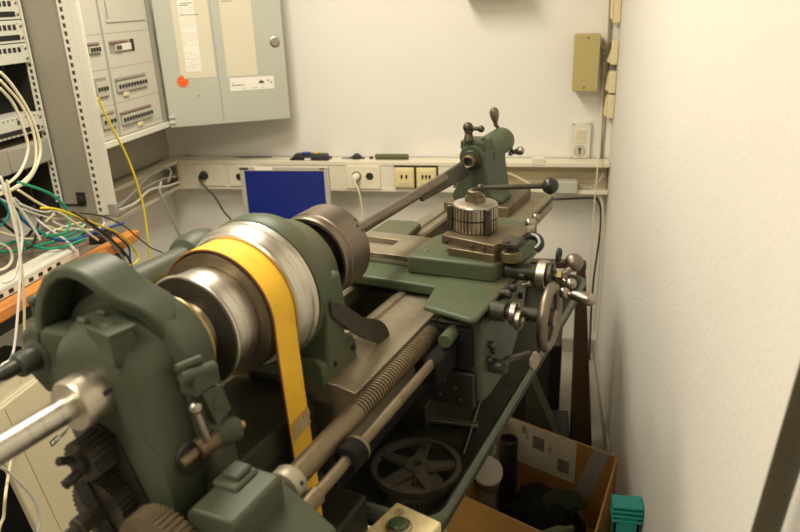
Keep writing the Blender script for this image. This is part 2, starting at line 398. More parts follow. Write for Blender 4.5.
# curved belt lever in front of the chuck
pth = [(-.290, -.006), (-.270, -.016), (-.251, -.031), (-.228, -.048), (-.208, -.066), (-.191, -.079), (-.166, -.093), (-.142, -.104), (-.122, -.117), (-.106, -.131), (-.094, -.148), (-.088, -.164), (-.089, -.174), (-.095, -.178), (-.107, -.173), (-.120, -.168), (-.145, -.154), (-.170, -.138), (-.200, -.117), (-.227, -.095), (-.250, -.074), (-.271, -.055), (-.292, -.034)]
a = LB(); a.prism([(p[0], p[1]+.003) for p in pth], 1, .136, .143)
lab(a.build('belt_lever', 'darksteel', lathe, .002), 'dark curved lever plate by the chuck')

# latch, index lever and left-hand gear train
a = LB()
a.box((-.630, .088, .000), (-.588, .116, .026)); a.cyl((-.640, .104, .032), (-.586, .112, .022), .009, n=14); a.cyl((-.640, .098, .044), (-.600, .104, .040), .006, n=12)
bmesh.ops.translate(a.bm, verts=a.bm.verts, vec=(.016, .013, -.007))
la = a.build('cover_latch', 'greengrey', lathe, .003)
a = LB(); a.prism([(-.622, .002), (-.586, -.004), (-.572, -.050), (-.604, -.058)], 1, .098, .119); a.cyl((-.598, .116, -.026), (-.598, .1215, -.026), .010, n=16)
bmesh.ops.translate(a.bm, verts=a.bm.verts, vec=(.016, .013, -.007)); a.build('latch_tongue', 'greengrey', la, .003)
a = LB(); a.cyl((-.592, .105, -.096), (-.540, .122, -.104), .019, n=28); a.build('lever_boss', 'greengrey', lathe)
a = LB(); a.cyl((-.542, .122, -.100), (-.530, .128, -.102), .0065, n=14); a.build('boss_screw', 'brass', lathe)
a = LB(); a.revolve((-.622, .092, -.102), (-.1, 1, 0), [(0, .0), (0, .025), (.0205, .025), (.022, 0)], 28)
lab(a.build('lever_recess', 'darkhole', lathe), 'dark round recess behind the small lever')
a = LB(); a.cyl((-.618, .118, -.092), (-.588, .126, -.088), .0155, n=20); a.cyl((-.645, .114, -.098), (-.618, .118, -.094), .008, n=16)
ixl = a.build('index_lever', 'brownsteel', lathe)
a = LB(); a.cyl((-.608, .128, -.080), (-.616, .126, -.030), .0068, .0048, n=16); a.build('lever_arm', 'handle', ixl)
a = LB(); a.sphere((-.617, .126, -.024), .0095); a.build('lever_ball', 'handle', ixl)

a = LB(); a.prism([(-.045, -.42), (-.05, -.20), (-.045, -.09), (-.01, -.045), (.03, -.06), (.085, -.20), (.095, -.42)], 0, -.672, -.655)
lab(a.build('end_plate', 'blackiron', lathe), 'black oily end plate behind the gears')
def gear_part(c, R, w, t, m='darksteel', bore=.008):
    a = LB(); a.gear(c, (-1, 0, 0), R, w, t, bore, .0035); return a.build('train_gear', m, lathe)
gear_part((-.668, .0, -.085), .030, .040, 20)
gear_part((-.672, .0, -.172), .050, .026, 38)
a = LB(); a.gear((-.690, .118, -.190), (-1, 0, 0), .062, .030, 46, .010, .0035)
lab(a.build('train_gear', 'brownsteel', lathe), 'brown toothed change gear at the front of the train')
a = LB(); a.cyl((-.70, -.004, -.085), (-.735, -.004, -.066), .006, n=14); a.cyl((-.70, .0, -.095), (-.735, -.004, -.104), .007, n=14)
a.cyl((-.668, .0, -.085), (-.715, .0, -.085), .014, n=20); a.build('gear_stud', 'blackiron', lathe)
a = LB(); a.cyl((-.69, .0, -.172), (-.735, .0, -.172), .016, n=6); a.cyl((-.69, .0, -.172), (-.75, .0, -.172), .008, n=16); a.build('stud_nut', 'darksteel', lathe)
a = LB(); a.tube([(-.70, -.02, -.12), (-.70, .01, -.19), (-.70, .07, -.26), (-.70, .12, -.22)], .012, 8, 4); a.build('gear_quadrant', 'blackiron', lathe)

# feed gearbox, lead screw, feed rod
a = LB(); a.prism([(.146, -.42), (.146, -.140), (.156, -.128), (.220, -.128), (.226, -.133), (.228, -.42)], 0, -.682, -.578)
gb = a.build('feed_gearbox', 'greengrey', lathe, .005, 3)
a = LB(); a.box((-.634, .150, -.130), (-.585, .192, -.121)); a.box((-.622, .157, -.124), (-.590, .186, -.113)); a.build('lid', 'greengrey', gb, .005, 3)
a = LB(); a.prism([(.150, -.42), (.150, -.160), (.215, -.165), (.290, -.215), (.290, -.42)], 0, -.640, -.553)
a.build('screw_bracket', 'greengrey', lathe, .006, 3)
a = LB(); a.cyl((-.630, .285, -.235), (-.630, .312, -.235), .014, n=20); a.cyl((-.630, .305, -.235), (-.630, .320, -.235), .008, n=6); a.build('bracket_screw', 'darksteel', lathe)
for u in (-.600, -.572):
    a = LB(); a.cyl((u, .285, -.245), (u, .298, -.245), .008, n=16); a.build('bracket_screw', 'steelwarm', lathe)
LSV, LSZ = .200, -.182
a = LB()
prof = [(-.56, 0), (-.56, .0182), (-.335, .0186), (-.334, .0132)]
u = -.333
while u < .50:
    prof += [(u, .0132), (u+.0014, .0188), (u+.0056, .0188), (u+.0070, .0132)]; u += .0088
prof += [(.51, .014), (.51, 0)]
a.revolve((0, LSV, LSZ), U, prof, 24, close=False)
ls = a.build('lead_screw', 'brownsteel', lathe, ang=25)
a = LB(); a.revolve((0, LSV, LSZ), U, [(-.550, .018), (-.550, .0265), (-.547, .028), (-.529, .028), (-.525, .026), (-.525, .018)], 32)
co = a.build('collar', 'collar', ls); lab(co, 'pale collar on the lead screw')
a = LB(); a.cyl((-.538, LSV+.024, LSZ+.010), (-.538, LSV+.0268, LSZ+.0112), .004, n=12); a.build('collar_hole', 'darkhole', ls)
FRV, FRZ = .236, -.202
a = LB(); a.cyl((-.56, FRV, FRZ), (.50, FRV, FRZ), .0096, n=20)
fr_ = a.build('feed_rod', 'brownsteel', lathe)
a = LB(); a.revolve((0, FRV, FRZ), U, [(-.56, .008), (-.56, .0145), (-.520, .0145), (-.516, .011)], 24); a.build('joint', 'brownsteel', fr_)
a = LB(); a.revolve((0, FRV, FRZ), U, [(-.432, .0105), (-.432, .0215), (-.420, .0235), (-.405, .0235), (-.402, .021), (-.400, .0105)], 28); a.build('collar', 'matteblack', fr_)
a = LB(); a.revolve((0, FRV, FRZ), U, [(-.402, .0105), (-.402, .024), (-.396, .024), (-.392, .022), (-.392, .0105)], 28); a.build('collar', 'brownsteel', fr_)
a = LB(); a.box((.48, .14, -.26), (.515, .262, -.166)); a.build('rod_bracket', 'tray', lathe, .006)

# carriage --------------------------------------------------------
a = LB()
a.prism([(-.004, .178), (-.030, .290), (-.022, .302), (.12, .306), (.42, .306), (.42, .150), (.12, .150), (.105, .160)], 2, -.139, -.126)
a.prism([(.105, -.13), (.105, .17), (.40, .17), (.40, -.13)], 2, -.153, -.128)
a.prism([(.355, -.165), (.355, -.045), (.52, -.060), (.535, -.090), (.52, -.165)], 2, -.153, -.128)
sd = a.build('saddle', 'greenlt', lathe, .006, 3)
a = LB(); a.cyl((.425, -.095, -.131), (.425, -.095, -.1285), .010, n=20); a.build('saddle_hole', 'darkhole', sd)
a = LB()
a.box((.195, -.125, -.128), (.345, .09, -.118)); a.box((.195, -.125, -.118), (.250, .09, -.104)); a.box((.300, -.125, -.118), (.345, .09, -.104)); a.box((.195, -.02, -.118), (.345, .09, -.1035))
lab(a.build('cross_ways', 'bedsteel', sd, .0015), 'bare steel ways behind the cross slide')
a = LB()
a.prism([(.156, .068), (.164, .268), (.172, .278), (.40, .310), (.37, .10), (.31, .07)], 2, -.128, -.085)
cs = a.build('cross_slide', 'greenlt', lathe, .006, 3)
a = LB(); a.prism([(.36, .15), (.36, .300), (.45, .285), (.46, .20)], 2, -.128, -.068); a.build('slide_end', 'greenlt', cs, .008, 3)
a = LB()
a.cyl((.205, .095, -.087), (.205, .095, -.0838), .008, n=16)
a.build('oil_plug', 'brownsteel', cs)
# feed screw, dial and ball crank
CU, CZ = .222, -.114
a = LB(); a.cyl((CU, .285, CZ), (CU, .362, CZ), .020, n=24); a.cyl((CU-.035, .325, CZ+.004), (CU-.035, .338, CZ+.004), .006, n=14); a.build('screw_bush', 'tray', cs)
a = LB(); a.cyl((CU-.03, .332, CZ-.02), (CU-.03, .350, CZ-.012), .006, n=16); a.build('bush_screw', 'steelwarm', cs)
a = LB(); a.revolve((CU, .358, CZ), V, [(0, .014), (0, .030), (.002, .032), (.020, .032), (.022, .029), (.022, .014)], 40); a.build('feed_dial', 'steelwarm', cs)
a = LB(); a.revolve((CU, .380, CZ), V, [(0, .012), (0, .026), (.004, .030), (.010, .030), (.014, .022), (.014, .012), (.034, .012), (.034, .009), (.042, .009)], 28); hub = a.build('crank_hub', 'darksteel', lathe)
a = LB(); a.cyl((CU, .40, CZ), (CU, .412, CZ), .014, n=6); a.build('hub_nut', 'brass', hub)
a = LB(); a.cyl((CU, .408, CZ), (CU+.012, .428, CZ+.018), .009, .007, n=16); a.sphere((.250, .430, -.088), .0205); a.build('ball_weight', 'steelbrown', hub)
a = LB(); a.cyl((CU, .412, CZ-.002), (CU-.016, .424, CZ-.006), .0065, n=16); a.sphere((.200, .436, -.118), .0125); a.build('crank_grip', 'handle', hub)
a = LB(); a.torus((CU+.01, .400, CZ+.046), V, .012, .0045, 24, 10); a.build('lock_ring', 'blackiron', hub)
# lower small knobs
KU, KZ = .068, -.146
a = LB(); a.cyl((KU, .30, KZ), (KU, .335, KZ), .021, n=24); a.cyl((KU, .335, KZ), (KU, .348, KZ), .014, n=20); kb = a.build('clutch_boss', 'tray', lathe)
a = LB(); a.revolve((KU, .345, KZ), V, [(0, 0), (0, .024), (.002, .0255), (.012, .0255), (.014, .022), (.014, 0)], 32); a.build('clutch_disc', 'handle', kb)
a = LB(); a.revolve((KU-.010, .359, KZ-.008), V, [(0, 0), (0, .019), (.002, .021), (.010, .021), (.012, .018), (.012, .008), (.018, .007), (.018, 0)], 32); a.build('clutch_knob', 'handle', kb)
a = LB(); a.cyl((KU+.055, .30, KZ+.016), (KU+.055, .328, KZ+.018), .010, n=18); a.sphere((KU+.06, .330, KZ+.030), .009); a.sphere((KU+.03, .330, KZ+.026), .008); a.build('oil_cup', 'blackiron', lathe)

# apron
a = LB()
a.prism([(.005, -.155), (.005, -.335), (.06, -.345), (.19, -.345), (.30, -.26), (.33, -.155)], 1, .205, .306)
ap = a.build('apron', 'greengrey', lathe, .008, 3)
a = LB(); a.box((-.010, .190, -.345), (.005, .292, -.262)); bp = a.build('apron_plate', 'blackiron', ap, .003)
for v_, z_ in ((.225, -.285), (.250, -.302), (.262, -.328), (.215, -.325)):
    a = LB(); a.cyl((-.0135, v_, z_), (-.009, v_, z_), .005, n=12); a.build('plate_screw', 'darksteel', bp)
a = LB(); a.box((-.012, .188, -.252), (.01, .286, -.160)); a.build('apron_recess', 'matteblack', ap, .004)
a = LB(); a.box((-.105, .200, -.250), (.0, .254, -.192)); a.build('rod_housing', 'matteblack', ap, .008)
a = LB(); a.cyl((.0, .245, -.172), (-.055, .247, -.172), .0135, .0145, n=28); lab(a.build('push_pin', 'greenlt', ap), 'pale green round pin on the apron')
a = LB(); a.cyl((.055, .304, -.268), (.055, .335, -.268), .016, n=22); a.cyl((.050, .330, -.268), (.045, .345, -.268), .009, n=16)
hn = a.build('half_nut_lever', 'tray', lathe)
a = LB(); a.tube([(.06, .328, -.266), (.085, .338, -.262), (.13, .345, -.278), (.185, .352, -.296)], .008, 10, 4); a.build('lever_arm', 'darksteel', hn)
a = LB(); a.revolve((.165, .362, -.300), (-.25, .95, .1), [(0, .010), (.004, .020), (.010, .021), (.014, .019), (.014, 0)], 28); a.build('lever_disc', 'handle', hn)
for u, z in ((.045, -.215), (.060, -.235), (.035, -.245), (.26, -.190)):
    a = LB(); a.cyl((u, .304, z), (u, .316, z), .008, n=14); a.build('apron_screw', 'darksteel', ap)
# handwheel
HU, HZ, HV = .112, -.163, .414
a = LB(); a.cyl((HU, .30, HZ), (HU, .40, HZ), .015, n=24); a.cyl((HU, .30, HZ), (HU, .325, HZ), .024, n=24); a.build('handwheel_shaft', 'tray', lathe)
a = LB(); a.torus((HU, HV, HZ), V, .062, .0115, 56, 14)
a.revolve((HU, HV-.014, HZ), V, [(0, .0), (0, .020), (.026, .018), (.028, .0)], 28)
hw = a.build('handwheel', 'steelbrown', lathe, ang=60)
a = LB()
a.revolve((HU, HV-.010, HZ), V, [(0, .016), (.002, .060), (.008, .060), (.010, .016)], 40); a.build('wheel_web', 'tray', hw)
a = LB(); hc = (HU+.054, HV+.010, HZ+.036)
a.sphere((hc[0], hc[1]+.006, hc[2]), .0125)
a.revolve((hc[0], hc[1]+.010, hc[2]), (-.12, 1, -.08), [(0, .006), (.010, .0065), (.014, .010), (.030, .0125), (.048, .0145), (.058, .0125), (.064, .007), (.065, 0)], 24)
a.build('grip', 'handle', hw)

# compound slide and tool post
a = LB(); a.prism([(.190, .156), (.178, .270), (.30, .288), (.315, .165)], 2, -.090, -.066); cp = a.build('compound_base', 'brownsteel', lathe, .002)
a = LB(); a.prism([(.215, .130), (.184, .268), (.286, .308), (.335, .300), (.360, .135)], 2, -.068, -.046); ct = a.build('compound_slide', 'brownsteel', lathe, .002)
for u, v in ((.206, .150), (.192, .215), (.187, .245)):
    a = LB(); a.cyl((u+.001, v-.002, -.057), (u-.006, v-.0035, -.057), .0042, n=12); a.build('gib_screw', 'darksteel', ct)
a = LB(); a.cyl((.196, .292, -.052), (.196, .292, -.035), .010, n=6); a.cyl((.235, .306, -.052), (.235, .306, -.038), .009, n=6); a.box((.186, .280, -.046), (.25, .316, -.040)); a.build('clamp_bolt', 'darksteel', ct, .001)
a = LB(); a.revolve((.205, .300, -.085), (0, 0, 1), [(0, .020), (.002, .022), (.022, .022), (.024, .020)], 32); a.build('swivel_ring', 'brownsteel', ct)
a = LB(); a.cyl((.34, .29, -.060), (.375, .30, -.058), .009, n=16); a.sphere((.380, .292, -.050), .0125); a.sphere((.415, .298, -.045), .0095); a.cyl((.375, .30, -.055), (.42, .296, -.045), .005, n=12); a.build('compound_crank', 'handle', ct)
a = LB(); a.tube([(.295, .298, -.060), (.305, .315, -.056), (.300, .335, -.058), (.285, .345, -.068), (.275, .338, -.078)], .0095, 10, 4); a.build('compound_hook', 'bakelite', ct)
TU, TV = .285, .187
def teeth(z0, z1, R, n=36):
    poly = []
    for i in range(n):
        for k, r in ((0, R), (.5, R), (.58, R-.0055), (.92, R-.0055)):
            an = 2*PI*(i+k)/n; poly.append((TU+r*math.cos(an), TV+r*math.sin(an)))
    return LB().prism(poly, 2, z0, z1)
a = LB(); a.revolve((TU, TV, 0), W, [(-.046, 0), (-.046, .046), (.012, .046), (.014, .0525), (.017, .051), (.021, .040), (.023, .022), (.023, 0)], 48); tp = a.build('tool_post', 'steelwarm', lathe)
for z0, z1 in ((-.044, -.018), (-.014, .013)): teeth(z0, z1, .0535).build('toothed_ring', 'steelwarm', tp)
a = LB(); a.revolve((TU, TV, -.018), W, [(0, .046), (0, .0495), (.004, .0495), (.004, .046)], 48, close=False); a.build('ring_groove', 'darkhole', tp)
a = LB()
for du, dv in ((-.030, -.050), (-.038, .046)):
    a.box((TU+du-.007, TV+dv-.007, -.044), (TU+du+.007, TV+dv+.007, .016))
a.build('clamp_bar', 'darksteel', tp, .003)
a = LB(); a.cyl((TU-.03, TV+.014, .018), (TU-.03, TV+.014, .0222), .004, n=12); a.build('post_hole', 'darkhole', tp)
a = LB(); a.revolve((TU, TV, .020), W, [(0, .0), (0, .0245), (.014, .0235), (.012, .018), (.026, .018), (.028, .015), (.028, .009), (.022, .009), (.022, 0)], 28); a.build('clamp_nut', 'brownsteel', tp)
a = LB(); a.cyl((TU+.004, TV+.008, .052), (.330, .338, .058), .0055, .0065, n=16); a.sphere((TU+.004, TV+.012, .051), .011); a.build('lever_arm', 'darksteel', tp)
a = LB(); a.sphere((.334, .350, .058), .0195, 28); lab(a.build('lever_knob', 'bakelite', tp), 'black ball knob on the clamping lever')

# tailstock -------------------------------------------------------
a = LB()
ts = [(-.060, -.128), (-.066, -.110), (-.052, -.085), (-.037, -.03)] + arc(0, .009, .041, 200, -20, 16) + [(.050, -.045), (.062, -.10), (.095, -.112), (.098, -.128)]
a.prism(ts, 0, .768, .865)
a.prism([(-.040, -.128), (-.036, -.03)]+arc(0, .008, .042, 190, -10, 12)+[(.040, -.03), (.055, -.128)], 0, .86, .98)
a.box((.775, -.040, .030), (.855, .040, .060))
tl = a.build('tailstock', 'green', lathe, .006, 3, 45)
a = LB(); a.revolve((.86, 0, .008), U, [(0, .042), (.15, .043), (.20, .044), (.212, .040), (.218, .030), (.218, 0)], 40); a.build('tailstock_barrel', 'greenlt', tl)
a = LB(); a.revolve((.756, 0, .004), U, [(0, .015), (0, .0265), (.004, .030), (.014, .030), (.016, .015)], 36, close=False); qr = a.build('quill_ring', 'tray', tl)
a = LB(); a.revolve((.735, 0, .004), U, [(.02, .0125), (0, .0125), (-.002, .016), (0, .020), (.03, .021), (.05, .021)], 32, close=False); a.build('quill', 'brownsteel', tl)
a = LB(); a.revolve((.745, 0, .004), U, [(0, 0), (0, .0122), (.003, .0122)], 24, close=False); a.build('quill_bore', 'darkhole', tl)
a = LB(); a.box((.745, -.085, -.162), (.990, .125, -.128)); a.box((.77, -.040, -.24), (.96, .05, -.158)); a.build('tailstock_base', 'brownsteel', tl, .004)
a = LB(); a.cyl((.775, -.012, .060), (.775, -.012, .085), .016, .011, n=20); a.cyl((.775, -.012, .085), (.775, -.012, .092), .014, n=20); a.sphere((.775, -.014, .100), .0155); a.cyl((.775, -.012, .098), (.778, .022, .096), .006, n=12); a.sphere((.779, .026, .096), .0105); a.build('quill_lock', 'darksteel', tl)
a = LB(); a.cyl((.80, .025, .055), (.80, .025, .066), .007, n=14); a.build('oil_cup', 'green', tl)
a = LB(); a.revolve((1.07, 0, .008), U, [(0, .0), (0, .018), (.018, .017), (.020, 0)], 24); a.cyl((1.082, -.012, .03), (1.082, .012, -.014), .008, n=14)
a.tube([(1.082, 0, .008), (1.084, -.030, .058)], .006, 10, 0); a.tube([(1.082, 0, .008), (1.084, .036, -.038)], .006, 10, 0); thw = a.build('tailstock_handle', 'darksteel', tl)
a = LB(); a.revolve((1.08, -.028, .050), (-.1, -.10, 1), [(0, .006), (.014, .008), (.032, .0145), (.050, .016), (.060, .012), (.065, .004), (.066, 0)], 24); a.build('grip', 'steelbrown', thw)
a = LB(); a.sphere((1.085, .024, -.040), .009); a.revolve((1.085, .024, -.038), (.35, 1, .22), [(0, .005), (.014, .008), (.028, .0145), (.038, .0145), (.045, .008), (.047, 0)], 24); a.build('grip', 'handle', thw)

# chip tray, cabinet and legs ------------------------------------
TZ, RZ = -.505, -.452
a = LB(); a.box((-.235, -.25, TZ-.012), (1.08, .297, TZ)); ty = a.build('chip_tray', 'tray', lathe, .003)
def ring_rim():
    a = LB(); r = .05; x0, x1, y0, y1 = -.24, 1.085, -.255, .302
    P = [(x1-r+r*math.sin(t), y0+r-r*math.cos(t)) for t in [i*PI/12 for i in range(7)]]+[(x1-r+r*math.cos(t), y1-r+r*math.sin(t)) for t in [i*PI/12 for i in range(7)]]+[(x0+r-r*math.sin(t), y1-r+r*math.cos(t)) for t in [i*PI/12 for i in range(7)]]+[(x0+r-r*math.cos(t), y0+r-r*math.sin(t)) for t in [i*PI/12 for i in range(7)]]
    n = len(P); cx, cy = (x0+x1)/2, (y0+y1)/2
    prof = [(-.004, TZ-.012), (0, TZ-.006), (.004, RZ-.006), (.012, RZ), (.020, RZ-.003), (.021, RZ-.014), (.017, RZ-.015), (.012, RZ-.006), (.009, RZ-.010), (.004, TZ)]
    rings = []
    for o, z in prof:
        ring = []
        for i, p in enumerate(P):
            q0 = P[i-1]; q1 = P[(i+1) % n]; t = Vector((q1[0]-q0[0], q1[1]-q0[1])).normalized(); nn = Vector((t.y, -t.x))
            if nn.dot(Vector((p[0]-cx, p[1]-cy))) < 0: nn = -nn
            ring.append(a.v((p[0]+nn.x*(o-.012), p[1]+nn.y*(o-.012), z)))
        rings.append(ring)
    for A, B in zip(rings, rings[1:]+rings[:1]):
        for i in range(n): a.face([A[i], A[(i+1) % n], B[(i+1) % n], B[i]])
    return a
ring_rim().build('tray_rim', 'trayrim', ty, ang=50)
a = LB()
a.box((-.62, -.10, -SP), (-.255, .165, -.42)); a.build('cabinet_base', 'tray', lathe, .008)
a = LB(); a.box((.1, -.12, -.52), (.98, .13, -.44)); a.build('bed_support', 'tray', lathe, .004)
for sv in (1, -1):
    a = LB()
    t0, t1 = (.86, .06*sv, -.515), (.985, .345*sv, -SP)
    a.hexa([(t1[0]-.03, t1[1]-.03*sv, t1[2]), (t1[0]+.03, t1[1]-.03*sv, t1[2]), (t1[0]+.03, t1[1]+.02*sv, t1[2]), (t1[0]-.03, t1[1]+.02*sv, t1[2])],
           [(t0[0]-.03, t0[1]-.03*sv, t0[2]), (t0[0]+.03, t0[1]-.03*sv, t0[2]), (t0[0]+.03, t0[1]+.02*sv, t0[2]), (t0[0]-.03, t0[1]+.02*sv, t0[2])])
    a.build('stand_leg', 'greengrey', lathe, .004)
# ---------------------------------------------------------------- loose things on the lathe
cyl_, syl = math.cos(YL), math.sin(YL)
def LW(u, v, z): return Vector((OX+u*syl+v*cyl_, OY+u*cyl_-v*syl, SP+z))
def lthing(name, label, cat, u, v, z, group=None): return thing(name, label, cat, LW(u, v, z), -YL, group)
def loc(dz=0): return MB(lambda p: Vector((p[1], p[0], p[2]+dz)))

t = lthing('workpiece_bar', 'long grey steel bar held between the chuck and the tailstock', 'bar', -.05, 0, 0)
a = loc(); a.cyl((0.002, 0, 0), (.60, 0, .0), .0135, n=24); a.build('rod', 'steelbrown', t)
a = loc(); a.prism([(.436, -.007), (.448, -.027), (.792, -.040), (.735, .016), (.60, .012)], 1, -.006, .004); a.build('flat_blade', 'darksteel', t, .0015)

t = lthing('change_gear', 'large spoked change gear lying flat in the oily chip tray', 'gear', -.085, .190, TZ)
a = loc(); a.gear((0, 0, .030), (0, 0, 1), .098, .016, 92, .011, .004, 5, .009, .025); a.build('gear_wheel', 'gearsteel', t)
t = lthing('change_gear', 'smaller toothed gear in the tray underneath the large spoked gear', 'gear', -.125, .205, TZ)
a = loc(); a.gear((0, 0, .001), (0, 0, 1), .060, .026, 50, .010, .004); a.build('gear_wheel', 'gearsteel', t)

t = lthing('socket_wrench', 'T-handled tubular wrench lying in the tray below the apron', 'wrench', .14, .20, TZ)
a = loc(); a.revolve((-.012, -.071, .0105), (.179, .984, 0), [(0, 0), (0, .0075), (.02, .0082), (.085, .0082), (.09, .0095), (.118, .0098), (.120, 0)], 18); a.build('wrench_shaft', 'steelwarm', t)
a = loc(); a.cyl((.111, .013, .0105), (-.112, .053, .0105), .0036, n=12); a.build('cross_bar', 'brownsteel', t)

# control box on the cabinet front
t = thing('control_box', 'cream push-button control box with a green button beside the tray', 'control box', (-.236, 1.010, .90), math.radians(-25))
a = MB(); a.box((0, -.18, -.07), (.098, 0, 0)); a.build('housing', 'control', t, .006, 3)
for y, m, l in ((-.055, 'greenbtn', 'green push button'), (-.125, 'blackiron', 'dark push button')):
    a = MB(); a.revolve((.045, y, 0), (0, 0, 1), [(0, .0), (0, .022), (.006, .022), (.008, .019), (.008, .0165), (.004, .0165), (.004, 0)], 32); a.build('button_ring', 'handle', t)
    a = MB(); a.revolve((.045, y, .004), (0, 0, 1), [(0, .016), (.008, .016), (.011, .013), (.0115, 0)], 28); lab(a.build('push_button', m, t), l)
a = MB(); a.torus((.022, -.022, .0003), (0, 0, 1), .0075, .0007, 24, 6)
for dx in (-.0025, 0, .0025): a.box((.022+dx-.0005, -.025, 0), (.022+dx+.0005, -.019, .0006))
a.build('button_symbol', 'ink', t)
a = MB(); a.box((.02, -.12, -.30), (.06, -.05, -.07)); a.box((-.05, -.09, -.30), (.06, -.07, -.27)); a.build('mounting_bracket', 'tray', t, .003)

# ---------------------------------------------------------------- room shell
XR, XL, YB, YF, ZC = .305, -1.94, 3.36, -3.6, 2.75
def wall(name, a0, b0, m):
    o = MB().box(a0, b0).build(name, m); return struct(o)
wall('floor', (XL-.1, YF-.1, -.1), (XR+.1, YB+.1, 0), 'floor')
wall('ceiling', (XL-.1, YF-.1, ZC), (XR+.1, YB+.1, ZC+.1), 'ceil')
wall('wall_back', (XL-.1, YB, 0), (XR+.1, YB+.1, ZC), 'wall')
wall('wall_left', (XL-.1, YF, 0), (XL, YB, ZC), 'wall')
wall('wall_right', (XR, YF, 0), (XR+.1, YB, ZC), 'wallr')
wall('wall_front', (XL-.1, YF-.1, 0), (XR+.1, YF, ZC), 'wall')
a = MB(); a.box((XR-.014, YF, 0), (XR, YB-.014, .075)); struct(a.build('baseboard_right', 'base', None, .003))
a = MB(); a.box((XL, YB-.014, 0), (XR, YB, .075)); struct(a.build('baseboard_back', 'base', None, .003))

# ---------------------------------------------------------------- cable trunking with its outlets
t = thing('cable_trunking', 'cream cable trunking with power outlets running along the back and left wall', 'cable trunking', (-.8, YB, .87))
tx, ty_, tz = -.8, YB, .87
def tb(a0, b0): 
    return ((a0[0]-tx, a0[1]-ty_, a0[2]-tz), (b0[0]-tx, b0[1]-ty_, b0[2]-tz))
YT = 3.25
TB, TT = .868, 1.016
a = MB()
a.box(*tb((XL, YT+.012, TT-.012), (XR-.003, YB-.001, TT))); a.box(*tb((XL, YT+.012, TB), (XR-.003, YB-.001, TB+.012))); a.box(*tb((XL+.06, YB-.012, TB), (XR-.003, YB-.001, TT)))
a.box(*tb((-1.83, YT, TT-.020), (XR-.003, YT+.014, TT))); a.box(*tb((-1.83, YT, TB), (XR-.003, YT+.014, TB+.020)))
# left wall leg
a.box(*tb((XL+.001, 2.34, TT-.012), (-1.842, YT+.02, TT))); a.box(*tb((XL+.001, 2.34, TB), (-1.842, YT+.02, TB+.012))); a.box(*tb((XL+.001, 2.34, TB), (XL+.012, YT+.02, TT)))
a.box(*tb((-1.842, 2.34, TT-.018), (-1.828, YT+.014, TT))); a.box(*tb((-1.842, 2.34, TB), (-1.828, YT+.014, TB+.018)))
a.build('trunking_body', 'trunk', t, .002)
a = MB(); a.box(*tb((-1.83, YT+.003, TB+.020), (-.41, YT+.010, TT-.020))); a.build('trunking_cover', 'trunk', t, .0015)
a = MB()
for z in (.905, .945, .975): a.box(*tb((-.40, YB-.03, z), (XR-.004, YB-.012, z+.012)))
a.box(*tb((-.41, YB-.024, TB+.012), (XR-.004, YB-.012, TT-.012))); lab(a.build('inner_profile', 'trunkin', t), 'ochre inner rails where the cover is missing')
a = MB(); a.box(*tb((-.045, YT-.003, TT-.012), (.01, YT+.03, TT+.022))); a.build('cover_clip', 'trunk', t, .003)
a = MB(); a.box(*tb((-1.832, YT-.004, TB), (-1.80, YT+.004, TT-.01))); a.build('corner_piece', 'socket', t, .002)

def round_outlet(x, z, plate):
    p = MB(); p.revolve((x-tx, YT-.006-ty_, z-tz), (0, -1, 0), [(0, .024), (.004, .024), (.004, .0195), (0, .0185)], 32, close=False)
    p.build('socket_rim', 'socket', plate)
    q = MB(); q.revolve((x-tx, YT-.0083-ty_, z-tz), (0, -1, 0), [(0, .0188), (0.0006, 0)], 24, close=False); q.build('socket_recess', 'darkhole', plate)
def outlet_plate(x0, x1, z0, z1, m='socket'):
    a = MB(); a.box(*tb((x0, YT-.008, z0), (x1, YT+.006, z1))); return a.build('outlet_plate', m, t, .003)
pl = outlet_plate(-1.730, -1.576, .886, .992); round_outlet(-1.612, .944, pl)
a = MB(); a.revolve((-1.685-tx, YT-.006-ty_, .940-tz), (0, -1, 0), [(0, .024), (.002, .024), (.002, .019)], 28, close=False); a.build('socket_rim', 'socket', pl)
a = MB(); a.revolve((-1.612-tx, YT-.007-ty_, .944-tz), (0, -1, 0), [(0, .0), (0, .0195), (.0025, .0190), (.0025, .006), (.0030, .0055), (.0030, 0)], 24); a.build('socket_insert', 'socket', pl)
pl = outlet_plate(-1.55, -1.396, .886, .992); round_outlet(-1.493, .935, pl)
pl = outlet_plate(-.935, -.765, .882, .996); round_outlet(-.817, .945, pl)
a = MB(); a.revolve((-.882-tx, YT-.006-ty_, .945-tz), (0, -1, 0), [(0, .024), (.002, .024), (.002, .019)], 28, close=False); a.build('socket_rim', 'socket', pl)
for x0, n in ((-.692, 2), (-.585, 3)):
    a = MB(); a.box(*tb((x0, YT-.018, .892), (x0+.095, YT+.002, .990))); dp = a.build('data_outlet', 'yellowsock', t, .003)
    a = MB(); a.box(*tb((x0-.003, YT-.003, .887), (x0+.102, YT+.002, 1.000))); a.build('outlet_gap', 'darkhole', dp)
    a = MB(); a.box(*tb((x0+.008, YT-.022, .902), (x0+.087, YT-.016, .980))); a.build('data_face', 'yellowsock', dp, .002)
    for k in range(n):
        xx = x0+.0475+(k-(n-1)/2)*.017*(1.4 if n == 2 else 1)
        a = MB(); a.box(*tb((xx-.005, YT-.0235, .943), (xx+.005, YT-.0205, .958))); a.box(*tb((xx-.002, YT-.0235, .935), (xx+.002, YT-.0205, .945))); a.build('data_port', 'darkhole', dp)
    a = MB(); a.box(*tb((x0+.018, YT-.0228, .912), (x0+.075, YT-.0212, .916))); a.build('port_lettering', 'inklt', dp)

